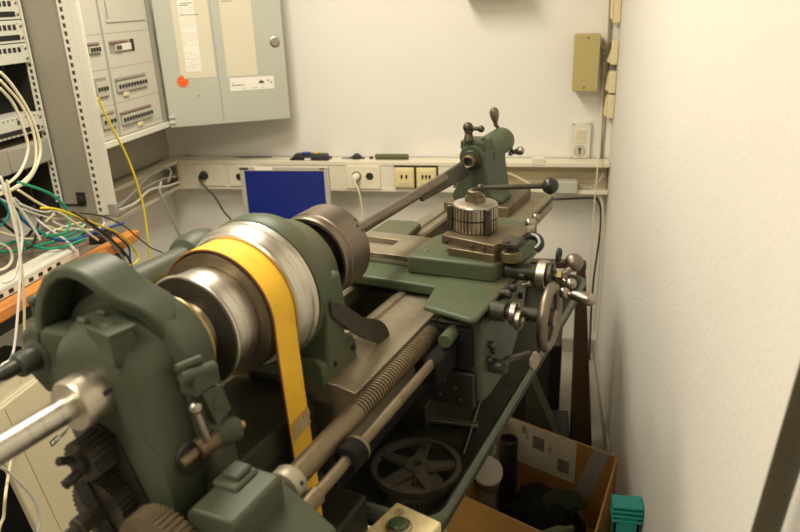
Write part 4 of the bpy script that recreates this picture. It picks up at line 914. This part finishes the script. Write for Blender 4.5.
def cable(name, label, pts, r, m, cat='cable', group=None):
    P = [Vector(p) for p in pts]; o0 = P[0]
    a = MB(); a.tube(P, r, 8, 7); o = a.build(name, m, None, loc=o0)
    tag(o, label, cat, 'network cables around the rack and bench' if name == 'network_cable' else 'power cables around the room'); return o
CB = {
'beige1':[(-1.62, 1.923, 1.583), (-1.62, 1.96, 1.541), (-1.62, 2.006, 1.457), (-1.62, 2.026, 1.373), (-1.62, 2.015, 1.309), (-1.62, 1.946, 1.249), (-1.62, 1.857, 1.233), (-1.62, 1.806, 1.237)],
'beige2':[(-1.64, 1.931, 1.535), (-1.64, 1.974, 1.478), (-1.64, 1.992, 1.396), (-1.64, 1.99, 1.331), (-1.64, 1.932, 1.272), (-1.64, 1.857, 1.249), (-1.64, 1.804, 1.259)],
'beige3':[(-1.6, 1.891, 1.563), (-1.6, 1.953, 1.486), (-1.6, 1.981, 1.404), (-1.6, 1.977, 1.334), (-1.6, 1.944, 1.276), (-1.6, 1.859, 1.246), (-1.6, 1.761, 1.237)],
'drop1':[(-1.48, 1.687, 1.309), (-1.48, 1.68, 1.178), (-1.48, 1.661, 1.046), (-1.48, 1.641, 0.959), (-1.48, 1.613, 0.875), (-1.48, 1.521, 0.625), (-1.36, 1.355, 0.681), (-1.36, 1.328, 0.637), (-1.24, 1.174, 0.675), (-1.24, 1.149, 0.622), (-1.24, 1.123, 0.554), (-1.22, 1.19, 0.25), (-1.2, 1.2, 0.006)],
'drop2':[(-1.47, 1.656, 1.323), (-1.47, 1.663, 1.214), (-1.47, 1.656, 1.095), (-1.47, 1.616, 0.987), (-1.47, 1.541, 0.837), (-1.47, 1.487, 0.822), (-1.36, 1.328, 0.822), (-1.36, 1.289, 0.727), (-1.25, 1.178, 0.752), (-1.25, 1.203, 0.705), (-1.25, 1.232, 0.643), (-1.25, 1.256, 0.578), (-1.25, 1.259, 0.518), (-1.25, 1.242, 0.444), (-1.2, 1.3, 0.2), (-1.1, 1.34, 0.006)],
'drop3':[(-1.5, 1.678, 1.291), (-1.5, 1.706, 1.23), (-1.5, 1.717, 1.135), (-1.5, 1.653, 1.033), (-1.5, 1.602, 1.029)],
'diag':[(-1.84, 2.11, 1.133), (-1.84, 2.21, 1.012), (-1.661, 2.097, 0.985), (-1.554, 2.0, 0.985)],
'green1':[(-1.6, 1.867, 1.256), (-1.6, 2.006, 1.177), (-1.601, 2.07, 1.091), (-1.602, 2.036, 1.037), (-1.602, 1.932, 1.057)],
'green2':[(-1.84, 2.459, 0.998), (-1.77, 2.388, 0.975), (-1.658, 2.172, 0.975), (-1.709, 2.111, 0.975), (-1.791, 1.996, 0.975), (-1.84, 1.966, 0.984)],
'yellow':[(-1.5, 1.819, 1.188), (-1.5, 1.897, 1.159), (-1.5, 2.035, 1.076), (-1.5, 2.198, 0.971), (-1.5, 2.273, 0.861), (-1.5, 2.207, 0.853), (-1.5, 2.104, 0.919)],
'blue':[(-1.84, 2.109, 1.067), (-1.8, 2.153, 0.985), (-1.642, 2.087, 0.985), (-1.604, 2.193, 0.985), (-1.556, 2.307, 0.985)],
'black':[(-1.5, 1.955, 1.135), (-1.5, 2.034, 1.072), (-1.5, 2.139, 0.971), (-1.5, 2.214, 0.875), (-1.5, 2.231, 0.796), (-1.4866666666666666, 2.3006666666666664, 0.4776), (-1.46, 2.44, 0.15), (-1.43, 2.46, 0.006)],
'black2':[(-1.51, 1.957, 1.127), (-1.51, 2.054, 1.051), (-1.51, 2.145, 0.958), (-1.51, 2.207, 0.865), (-1.51, 2.237, 0.785), (-1.4966666666666668, 2.314666666666667, 0.471), (-1.47, 2.47, 0.15), (-1.44, 2.49, 0.006)],
'navy':[(-1.5, 2.144, 1.004), (-1.5, 2.223, 0.923), (-1.5, 2.217, 0.862), (-1.5, 2.207, 0.809), (-1.4933333333333334, 2.281333333333333, 0.4854), (-1.48, 2.43, 0.15), (-1.45, 2.45, 0.006)],
'thinblk':[(-1.48, 1.967, 1.128), (-1.48, 2.077, 1.084), (-1.48, 2.191, 1.012), (-1.48, 2.249, 0.958), (-1.48, 2.332, 0.881), (-1.48, 2.456, 0.772), (-1.46, 2.504, 0.4632), (-1.42, 2.6, 0.15), (-1.39, 2.62, 0.006)],
'loop':[(-1.84, 2.282, 1.018), (-1.84, 2.336, 1.034), (-1.84, 2.455, 1.008), (-1.724, 2.397, 0.99), (-1.618, 2.273, 0.99), (-1.62, 2.2, 0.99), (-1.722, 2.216, 0.99), (-1.838, 2.282, 0.99), (-1.84, 2.282, 1.018)],
'loop2':[(-1.84, 2.236, 1.004), (-1.84, 2.317, 1.015), (-1.839, 2.433, 0.985), (-1.735, 2.345, 0.985), (-1.694, 2.234, 0.985), (-1.757, 2.204, 0.985), (-1.839, 2.247, 0.985)],
'blackl':[(-1.84, 2.228, 1.031), (-1.84, 2.196, 1.005), (-1.744, 2.042, 0.99), (-1.732, 1.99, 0.99)],
'teal':[(-1.84, 2.084, 1.115), (-1.84, 2.156, 1.018), (-1.714, 2.114, 0.985), (-1.682, 2.186, 0.985), (-1.726, 2.306, 0.985)],
'yellowlong':[(-1.55, 2.281, 1.457), (-1.55, 2.332, 1.342), (-1.55, 2.386, 1.242), (-1.55, 2.426, 1.123), (-1.55, 2.446, 0.975), (-1.55, 2.417, 0.759), (-1.55, 2.378, 0.634), (-1.5333333333333332, 2.4186666666666667, 0.3804), (-1.5, 2.5, 0.15), (-1.47, 2.52, 0.006)],
'tl1':[(-1.815, 2.656, 0.946), (-1.815, 2.841, 0.96), (-1.815, 3.023, 0.965), (-1.815, 3.197, 0.947)],
'tl2':[(-1.805, 2.655, 0.942), (-1.805, 2.794, 0.972), (-1.805, 2.946, 1.014), (-1.805, 3.088, 1.014), (-1.805, 3.138, 0.982), (-1.805, 3.095, 0.942)],
'tl3':[(-1.8, 2.635, 0.93), (-1.8, 2.779, 0.925), (-1.8, 2.917, 0.949), (-1.8, 3.081, 0.926), (-1.8, 3.191, 0.918)],
'tlhang':[(-1.7, 2.856, 1.004), (-1.7, 2.834, 0.963), (-1.7, 2.877, 0.865), (-1.7, 2.934, 0.739), (-1.7, 2.966, 0.677), (-1.6666666666666667, 2.9939999999999998, 0.4062), (-1.6, 3.05, 0.15), (-1.57, 3.07, 0.006)],
'plugb':[(-1.648, 3.18, 0.912), (-1.613, 3.18, 0.851), (-1.57, 3.18, 0.768), (-1.526, 3.18, 0.695), (-1.496, 3.2, 0.45), (-1.506, 3.22, 0.12), (-1.476, 3.16, 0.006)],
'plugw':[(-0.864, 3.18, 0.942), (-0.858, 3.18, 0.883), (-0.848, 3.18, 0.794), (-0.853, 3.18, 0.712), (-0.823, 3.2, 0.45), (-0.833, 3.22, 0.12), (-0.8029999999999999, 3.16, 0.006)],
'r1':[(0.029, 3.27, 0.849), (0.156, 3.27, 0.87), (0.242, 3.27, 0.872), (0.281, 3.27, 0.824), (0.289, 3.27, 0.693), (0.287, 3.27, 0.438), (0.284, 3.27, 0.169)],
'r2':[(0.021, 3.27, 0.834), (0.225, 3.27, 0.847), (0.262, 3.27, 0.834), (0.279, 3.27, 0.776), (0.279, 3.27, 0.643), (0.265, 3.27, 0.411), (0.268, 3.27, 0.113), (0.278, 3.27, -0.234)],
'r3':[(0.265, 3.35, 1.739), (0.271, 3.35, 1.194), (0.262, 3.35, 1.056), (0.246, 3.2, 1.028), (0.241, 3.2, 0.81), (0.244, 3.2, 0.465), (0.25, 3.2, 0.202), (0.217, 3.2, -0.08), (0.16, 3.2, -0.23), (0.217, 3.2, -0.376)],
'ro1':[(-0.192, 3.28, 0.974), (-0.122, 3.28, 0.946), (-0.051, 3.28, 0.908)],
'ro2':[(0.168, 3.28, 0.911), (0.223, 3.28, 0.892), (0.266, 3.28, 0.931), (0.281, 3.28, 0.969)],
'under1':[(0.103, 2.9, 0.399), (0.114, 2.9, 0.34), (0.108, 2.9, 0.28)],
'w1':[(-1.84, 2.045, 1.148), (-1.84, 2.171, 1.063), (-1.84, 2.321, 0.99), (-1.797, 2.419, 0.99), (-1.711, 2.411, 0.99)],
'w2':[(-1.84, 2.008, 1.039), (-1.802, 2.096, 0.985), (-1.777, 2.202, 0.985), (-1.734, 2.293, 0.985), (-1.619, 2.227, 0.985)],
'w3':[(-1.84, 2.132, 1.105), (-1.84, 2.248, 1.04), (-1.84, 2.395, 1.025), (-1.84, 2.519, 0.994)],
'g3':[(-1.84, 1.97, 0.997), (-1.824, 2.071, 0.985), (-1.695, 2.008, 0.985), (-1.622, 2.025, 0.985), (-1.596, 2.114, 0.985)],
't3':[(-1.84, 2.026, 1.164), (-1.84, 2.064, 1.117), (-1.84, 2.062, 1.081), (-1.84, 2.015, 1.059), (-1.84, 1.976, 1.057)],
'b3':[(-1.84, 2.004, 1.099), (-1.84, 2.057, 1.035), (-1.833, 2.104, 0.985), (-1.84, 2.159, 0.994)],
'coil':[(-1.72, 1.902, 0.99), (-1.682, 1.846, 0.99), (-1.667, 1.805, 0.99), (-1.676, 1.787, 0.99), (-1.706, 1.794, 0.99), (-1.753, 1.825, 0.99), (-1.805, 1.876, 0.99), (-1.84, 1.922, 0.995), (-1.84, 1.944, 1.006), (-1.84, 1.973, 1.006), (-1.84, 2.003, 0.995), (-1.803, 1.986, 0.99), (-1.748, 1.934, 0.99), (-1.701, 1.877, 0.99), (-1.673, 1.826, 0.99), (-1.668, 1.794, 0.99), (-1.687, 1.787, 0.99), (-1.725, 1.805, 0.99), (-1.776, 1.845, 0.99), (-1.827, 1.901, 0.99), (-1.84, 1.93, 1.001), (-1.84, 1.956, 1.007), (-1.84, 1.987, 1.003), (-1.833, 2.006, 0.99), (-1.779, 1.965, 0.99), (-1.726, 1.909, 0.99), (-1.686, 1.853, 0.99)],
'w4':[(-1.58, 1.778, 1.297), (-1.58, 1.798, 1.231), (-1.58, 1.837, 1.162), (-1.58, 1.87, 1.092), (-1.58, 1.88, 1.062)],
'w5':[(-1.56, 1.813, 1.246), (-1.56, 1.892, 1.179), (-1.56, 1.983, 1.118), (-1.56, 2.076, 1.032), (-1.56, 2.14, 0.973)],

}
cable('network_cable', 'pale cable looping in front of the rack, widest of the three loops', CB['beige1'], .0048, 'cbeige')
cable('network_cable', 'pale cable looping in front of the rack, tightest of the three loops', CB['beige2'], .0048, 'cbeige')
cable('network_cable', 'pale cable looping in front of the rack between the other two loops', CB['beige3'], .0042, 'ccream')
cable('network_cable', 'long cream cable hanging over the bench edge down to the floor side', CB['drop1'], .0038, 'ccream')
cable('network_cable', 'long white cable hanging over the bench edge and bending back to the left', CB['drop2'], .0038, 'cwhite')
cable('network_cable', 'white cable drooping at the left edge in front of the bench', CB['drop3'], .004, 'cwhite')
cable('network_cable', 'off-white cable running straight across the tangle towards the bench edge', CB['diag'], .0048, 'cwhite')
cable('network_cable', 'green cable arching from the rack over the tangle', CB['green1'], .0048, 'cgreen')
cable('network_cable', 'green cable lying on the bench in a long S along its front', CB['green2'], .0048, 'cgreen')
cable('network_cable', 'yellow cable from the tangle hanging in a loop off the bench corner', CB['yellow'], .0040, 'cyellow')
cable('network_cable', 'blue cable across the tangle to the bench corner', CB['blue'], .0048, 'cblue')
cable('network_cable', 'white cable lying along the back of the tangle to the rack foot', CB['w1'], .0040, 'cwhite')
cable('network_cable', 'cream cable waving along the front of the tangle under the green one', CB['w2'], .0042, 'ccream')
cable('network_cable', 'short white cable bridging the top of the tangle', CB['w3'], .0040, 'cwhite')
cable('network_cable', 'green cable along the bottom left of the tangle beside the switch', CB['g3'], .0048, 'cgreen')
cable('network_cable', 'teal cable curling at the left edge of the photo in the tangle', CB['t3'], .0045, 'cteal')
cable('power_cable', 'thick black cable sagging at the left edge of the tangle', CB['b3'], .0055, 'cblack')
cable('network_cable', 'pale coiled cable lying at the left edge on the bench', CB['coil'], .0045, 'cbeige')
cable('network_cable', 'white cable crossing in front of the rack panels down to the bench', CB['w4'], .0040, 'cwhite')
cable('network_cable', 'cream cable slanting from the rack over the coiled white oval', CB['w5'], .0040, 'ccream')
cable('power_cable', 'thick black cable falling off the end of the bench', CB['black'], .0048, 'cblack')
cable('power_cable', 'grey-black cable running beside the thick black one off the bench', CB['black2'], .0042, 'cgrey')
cable('network_cable', 'dark blue cable hanging straight off the bench corner', CB['navy'], .0040, 'cnavy')
cable('power_cable', 'thin black cable passing the bench corner towards the monitor', CB['thinblk'], .0026, 'cblack')
cable('network_cable', 'white cable coiled in a large oval on the tangle', CB['loop'], .0040, 'cwhite')
cable('network_cable', 'cream cable coiled in a smaller oval inside the tangle', CB['loop2'], .0040, 'ccream')
cable('power_cable', 'short black cable curling at the left of the tangle', CB['blackl'], .0046, 'cblack')
cable('network_cable', 'teal cable bending through the middle of the tangle', CB['teal'], .0048, 'cteal')
cable('network_cable', 'long yellow cable hanging free from the electrical cabinet', CB['yellowlong'], .0042, 'cyellow')
cable('power_cable', 'grey cable in the open trunking on the left wall, lowest', CB['tl1'], .0060, 'cgrey')
cable('power_cable', 'grey cable in the open trunking on the left wall that loops up at the corner', CB['tl2'], .0060, 'cgrey')
cable('power_cable', 'pale grey cable in the open trunking on the left wall, in front', CB['tl3'], .0060, 'cwhite')
cable('power_cable', 'grey cable hanging from the left trunking down behind the headstock', CB['tlhang'], .0055, 'cgrey')
cable('power_cable', 'beige cable curving out of the trunking and down the right corner', CB['r1'], .0062, 'cbeige')
cable('power_cable', 'black cable curving out under the trunking and down the right corner', CB['r2'], .0048, 'cblack')
cable('network_cable', 'thin cream cable dropping from the ceiling in the right corner to the floor', CB['r3'], .0030, 'ccream')
cable('power_cable', 'cream cable inside the open trunking behind the tailstock', CB['ro1'], .0055, 'ccream')
cable('power_cable', 'grey cable looping up inside the open trunking at the corner', CB['ro2'], .0055, 'cgrey')
# plugs
for x, z, key, m, nm, l in ((-1.685, .940, 'plugb', 'black', 'black plug with a black cord in the leftmost wall outlet', 'cblack'), (-.882, .945, 'plugw', 'socket', 'white plug with a cream cord in the outlet right of the monitor', 'ccream')):
    r = thing('power_plug', nm, 'plug', (x, YT-.009, z))
    a = MB(); a.revolve((0, 0, 0), (0, -1, 0), [(0, 0), (0, .0185), (.022, .0185), (.034, .014), (.044, .010), (.046, 0)], 24); a.build('plug_body', m, r)
    P = [Vector(p) for p in CB[key]]
    pts = [Vector((x, YT-.045, z)), Vector((x+.004, YT-.06, z-.02))]+P[1:]
    a = MB(); a.tube([p-Vector((x, YT-.009, z)) for p in pts], .0046, 8, 7); a.build('cord', l, r)

# ---------------------------------------------------------------- right side: box, crate, post, towers, leaning handle
t2 = thing('cardboard_box', 'open brown cardboard box with a white shipping label beside the right wall', 'cardboard box', (0.02, 1.86, 0))
A, B, C, D = [Vector((p[0]-.02, p[1]-1.86, 0)) for p in ((-.105, 2.205), (.277, 2.005), (.165, 1.55), (-.255, 1.765))]
HB = .33
def panel(p, q, z0, z1, th, nm, lean=0., m='cardboard'):
    d = (q-p).normalized(); n = Vector((d.y, -d.x, 0))
    if n.dot(p) < 0: n = -n
    a = MB(); a.hexa([p+Vector((0, 0, z0)), q+Vector((0, 0, z0)), q-n*th+Vector((0, 0, z0)), p-n*th+Vector((0, 0, z0))],
                     [p+n*lean+Vector((0, 0, z1)), q+n*lean+Vector((0, 0, z1)), q+n*(lean-th)+Vector((0, 0, z1)), p+n*(lean-th)+Vector((0, 0, z1))])
    return a.build(nm, m, t2, .001), n, d
fp, nF, dF = panel(A, B, 0, HB, .006, 'box_side')
panel(B, C, 0, HB+.0, .006, 'box_side', .0)
panel(C, D, 0, HB+.0, .006, 'box_side', .0)
panel(D, A, 0, HB, .006, 'box_side')
a = MB(); a.hexa([A, B, C, D], [p+Vector((0, 0, .006)) for p in (A, B, C, D)]); a.build('box_bottom', 'cardboard', t2)
# label and tape on the inside of the far flap
def onfar(s, z, e=.0075): return A+dF*s-nF*e+Vector((0, 0, z))
def farquad(nm, q, m, e, par=fp, th=.0006):
    a = MB(); a.hexa([onfar(s, z, e) for s, z in q], [onfar(s, z, e+th) for s, z in q]); return a.build(nm, m, par)
lb = farquad('shipping_label', [(.0, .329), (.290, .329), (.290, .160), (.0, .160)], 'paper', .0062)
for s0, z0 in ((.125, .294), (.225, .240)):
    a = MB(); s = s0; rnd = random.Random(int(s0*1000))
    while s < s0+.042:
        w = rnd.choice((.0014, .0022, .003)); a.hexa([onfar(x, z, .0070) for x, z in ((s, z0), (s+w, z0), (s+w, z0-.052), (s, z0-.052))], [onfar(x, z, .0074) for x, z in ((s, z0), (s+w, z0), (s+w, z0-.052), (s, z0-.052))]); s += w+.0016
    a.build('barcode', 'ink', lb)
a = MB()
for k, (s0, w, z0, h_) in enumerate(((.083, .007, .315, .03), (.092, .005, .318, .034), (.100, .002, .312, .05), (.105, .002, .312, .045), (.190, .002, .275, .03), (.196, .002, .275, .026))):
    for j in range(5):
        z = z0-j*h_/5; a.hexa([onfar(x, zz, .0070) for x, zz in ((s0, z), (s0+w, z), (s0+w, z-h_/7), (s0, z-h_/7))], [onfar(x, zz, .0074) for x, zz in ((s0, z), (s0+w, z), (s0+w, z-h_/7), (s0, z-h_/7))])
a.build('label_print', 'ink', lb)
farquad('packing_tape', [(.352, .3305), (.405, .3305), (.345, .12), (.285, .12)], 'tape', .0062)
# contents
t3 = thing('bag', 'crumpled black bag filling the cardboard box', 'bag', (.035, 1.80, .007))
a = MB(); bmesh.ops.create_icosphere(a.bm, subdivisions=4, radius=1)
rn = random.Random(5)
from mathutils import noise
for v in a.bm.verts:
    n = noise.noise(v.co*2.3)*.22+noise.noise(v.co*5.5)*.10
    d = v.co*(1+n); v.co = Vector((d.x*.135, d.y*.165, max(0, .130+d.z*.130)))
a.build('bag_body', 'fabric', t3)
t3 = thing('tube', 'black cylindrical tube standing upright in the cardboard box', 'tube', (-.075, 2.00, .007))
a = MB(); a.revolve((0, 0, 0), (0, 0, 1), [(0, 0), (0, .029), (.10, .030), (.30, .030), (.358, .0305), (.361, .028), (.345, .026), (.345, 0)], 32); a.build('tube_body', 'black', t3)
t3 = thing('plastic_jar', 'dull white round jar lid leaning in the cardboard box beside the tray', 'jar', (-.140, 1.945, .007))
a = MB(); a.revolve((0, 0, .265), (.02, -.62, .78), [(-.20, 0), (-.20, .042), (-.02, .044), (-.018, .050), (.0, .050), (.004, .045), (.004, 0)], 36); a.build('jar_body', 'whiteplast', t3)
t3 = thing('crumpled_wrapper', 'grey crumpled plastic wrapper behind the jar in the box', 'wrapper', (-.135, 2.03, .007))
a = MB(); a.hexa([(-.05, -.05, 0), (.04, -.03, 0), (.03, .05, 0), (-.02, .07, 0)], [(-.06, -.03, .24), (.01, -.02, .28), (.02, .03, .30), (-.03, .04, .27)]); a.build('wrapper_body', 'tape', t3, .012, 2)
t3 = thing('bottle', 'olive green bottle lying on the black bag in the cardboard box', 'bottle', (.085, 1.70, .262), math.radians(30))
a = MB(); a.revolve((-.05, 0, 0), (1, 0, 0), [(0, 0), (0, .018), (.06, .02), (.075, .012), (.09, .010), (.10, .010), (.10, 0)], 24); a.build('bottle_body', 'olive', t3)
t3 = thing('tape_roll', 'pale round roll sticking out of the black bag at the bottom edge', 'roll', (.06, 1.64, .255))
a = MB(); a.revolve((0, 0, 0), (0, -.2, 1), [(0, .012), (0, .03), (.025, .03), (.025, .012), (0, .012)], 28, close=False); a.build('roll_body', 'whiteplast', t3)
for k, (bx_, by_, bz_, s_, m_, l_) in enumerate(((.10, 1.86, .245, .05, 'pouch', 'dark green crumpled pouch lying on the black bag'), (.02, 1.90, .235, .045, 'fabric', 'small black pouch on top of the bag beside the standing tube'))):
    t3 = thing('pouch', l_, 'pouch', (bx_, by_, bz_))
    a = MB(); bmesh.ops.create_icosphere(a.bm, subdivisions=3, radius=1)
    for v in a.bm.verts:
        n = noise.noise(v.co*1.9+Vector((k*3, 1, 2)))*.35; d = v.co*(1+n); v.co = Vector((d.x*s_*1.3, d.y*s_, d.z*s_*.5))
    a.build('pouch_body', m_, t3)

t2 = thing('plastic_crate', 'teal plastic crate with a ribbed rim at the right wall', 'crate', (.262, 1.645, 0))
a = MB()
W2, D2, Hc = .036, .022, .435
a.box((-W2, -D2, 0), (W2, -D2+.012, Hc-.03)); a.box((-W2, D2-.012, 0), (W2, D2, Hc-.03)); a.box((-W2, -D2, 0), (-W2+.012, D2, Hc-.03)); a.box((W2-.012, -D2, 0), (W2, D2, Hc-.03)); a.box((-W2, -D2, 0), (W2, D2, .012))
a.build('crate_body', 'teal', t2, .003)
for k in range(4):
    a = MB(); z0 = Hc-.046+k*.015; e = .0045
    a.box((-W2-e, -D2-e, z0), (min(W2+e, .041), D2+e, z0+.008))
    a.build('crate_rib', 'teal', t2, .002)
t2 = thing('wooden_trestle', 'dark brown tapered wooden post with a crossbar standing behind the handwheel', 'trestle', (.18, 2.52, 0))
a = MB(); a.hexa([(-.028, -.03, 0), (.062, -.03, 0), (.062, .03, 0), (-.028, .03, 0)], [(-.040, -.016, .80), (-.008, -.016, .80), (-.008, .016, .80), (-.040, .016, .80)]); a.build('post', 'woodpole', t2, .006, 3)
a = MB(); a.box((-.26, -.018, .785), (-.005, .018, .812)); a.build('crossbar', 'woodpole', t2, .004)
t2 = thing('computer_tower', 'black computer tower on the floor behind the lathe stand', 'computer', (.04, 2.72, 0))
a = MB(); a.box((-.26, -.10, 0), (.068, .20, .405)); a.build('case', 'black', t2, .006)
a = MB(); a.box((-.072, -.104, .01), (.022, -.098, .395)); a.build('front_panel', 'darksteel', t2, .003)
t2 = thing('floor_shade_block', 'low black block added to darken the floor between the lathe stand and the brown post', 'box', (.085, 2.44, 0))  # added block, makes the floor behind the cardboard box dark
a = MB(); a.box((-.06, -.11, 0), (.055, .12, .13)); a.box((-.063, -.113, .13), (.058, .123, .14)); a.build('box_body', 'black', t2, .004)
for x in (-.03, .0, .03):
    a = MB(); a.box((x-.006, -.1145, .06), (x+.006, -.1095, .075)); a.build('socket_hole', 'greydark', t2)
cable('power_cable', 'thin black cable hanging under the handwheel against the wall', CB['under1'], .0035, 'cblack')
t2 = thing('computer_tower', 'yellowed computer case with a small dark logo at the lower left', 'computer', (-1.315, 1.40, .04))
t2.rotation_euler = (0, math.radians(-11), 0)
a = MB(); a.box((-.19, -.026, 0), (-.022, .476, .685)); a.build('case', 'matteblack', t2, .004)  # body coloured black in place of the dark void beside the panel
a = MB(); a.box((-.022, -.03, 0), (0, .48, .70)); a.build('side_panel', 'pc', t2, .005, 3)
a = MB(); a.box((-.19, -.03, .686), (-.0225, .48, .70)); a.build('top_cover', 'pc', t2, .004)
a = MB(); a.box((-.002, .036, .01), (.0006, .040, .69)); a.build('case_seam', 'tan', t2)
a = MB(); a.prism([(.130, .500), (.166, .500), (.166, .518), (.130, .518)], 0, -.001, .0008); lg = a.build('logo', 'ink', t2)
a = MB()
for y in (.1345, .1415, .1515, .1585): a.box((0, y, .504), (.0014, y+.004, .514))
a.build('logo_mark', 'paperw', lg)
a = MB(); a.box((0, .173, .508), (.001, .22, .5105)); a.box((0, .173, .5025), (.001, .205, .5045)); a.build('logo_line', 'ink', lg)
t2 = thing('box_or_shade_block', 'black block added for the dark void under the bench beside the yellowed case', 'box', (-1.66, 1.10, 0))  # added black block, stands in for the dark void below the bench
a = MB(); a.box((-.23, -.34, 0), (-.05, .85, .60)); a.box((-.235, -.345, .60), (-.045, .855, .625)); a.build('box_body', 'black', t2, .006)
t2 = thing('box_or_shade_block', 'teal plastic box at the very left edge of the photo below the bench', 'box', (-1.34, .95, 0))
a = MB(); a.box((-.12, -.1, 0), (.02, .13, .66)); a.box((-.125, -.105, .66), (.025, .135, .68)); a.build('box_body', 'teal', t2, .006)

t2 = thing('broom_handle', 'dark brown handle leaning against the right wall close to the camera', 'handle', (.255, .905, 0))
a = MB(); a.revolve((0, 0, 0), (.013, -.162, 1), [(0, 0), (0, .0145), (1.55, .0145), (1.57, .011), (1.572, 0)], 20); a.build('shaft', 'darkwood', t2)

# ---------------------------------------------------------------- light and camera
def area(name, loc_, size, sy, power, col, rot=(0, 0, 0)):
    l = bpy.data.lights.new(name, 'AREA'); l.shape = 'RECTANGLE'; l.size = size; l.size_y = sy; l.energy = power; l.color = col
    o = bpy.data.objects.new(name, l); COL.objects.link(o); o.location = loc_; o.rotation_euler = rot; return o
area('ceiling_light', (-.88, 1.85, ZC-.03), .45, 1.2, 41, (1, .915, .745))
area('ceiling_light', (-.98, -.1, ZC-.03), .45, 1.2, 31, (1, .915, .745))
w = bpy.data.worlds.new('room'); SC.world = w; w.use_nodes = True
w.node_tree.nodes['Background'].inputs['Color'].default_value = (1, .85, .6, 1); w.node_tree.nodes['Background'].inputs['Strength'].default_value = .0

cam = bpy.data.cameras.new('camera'); co = bpy.data.objects.new('camera', cam); COL.objects.link(co)
cam.sensor_width = 36; cam.sensor_fit = 'HORIZONTAL'; cam.lens = 702.6/800*36
pch, rol, yaw = math.radians(20.9), math.radians(-2.236), math.radians(11.91)
fw = Vector((0, math.cos(pch), -math.sin(pch))); r0 = Vector((1, 0, 0)); u0 = r0.cross(fw)
rt = r0*math.cos(rol)+u0*math.sin(rol); up = -r0*math.sin(rol)+u0*math.cos(rol)
R = Matrix.Rotation(yaw, 3, 'Z')
rt, up, bk = R@rt, R@up, R@(-fw)
co.matrix_world = Matrix(((rt.x, up.x, bk.x, 0), (rt.y, up.y, bk.y, 0), (rt.z, up.z, bk.z, 1.75), (0, 0, 0, 1)))
cam.clip_start = .05
cam.dof.use_dof = True; cam.dof.focus_distance = 1.75; cam.dof.aperture_fstop = 4.5
SC.camera = co
vs = SC.view_settings; SC.display_settings.display_device = 'sRGB'
vs.view_transform = 'Standard'; vs.look = 'None'; vs.gamma = 1; vs.use_curve_mapping = False; vs.exposure = 0.12
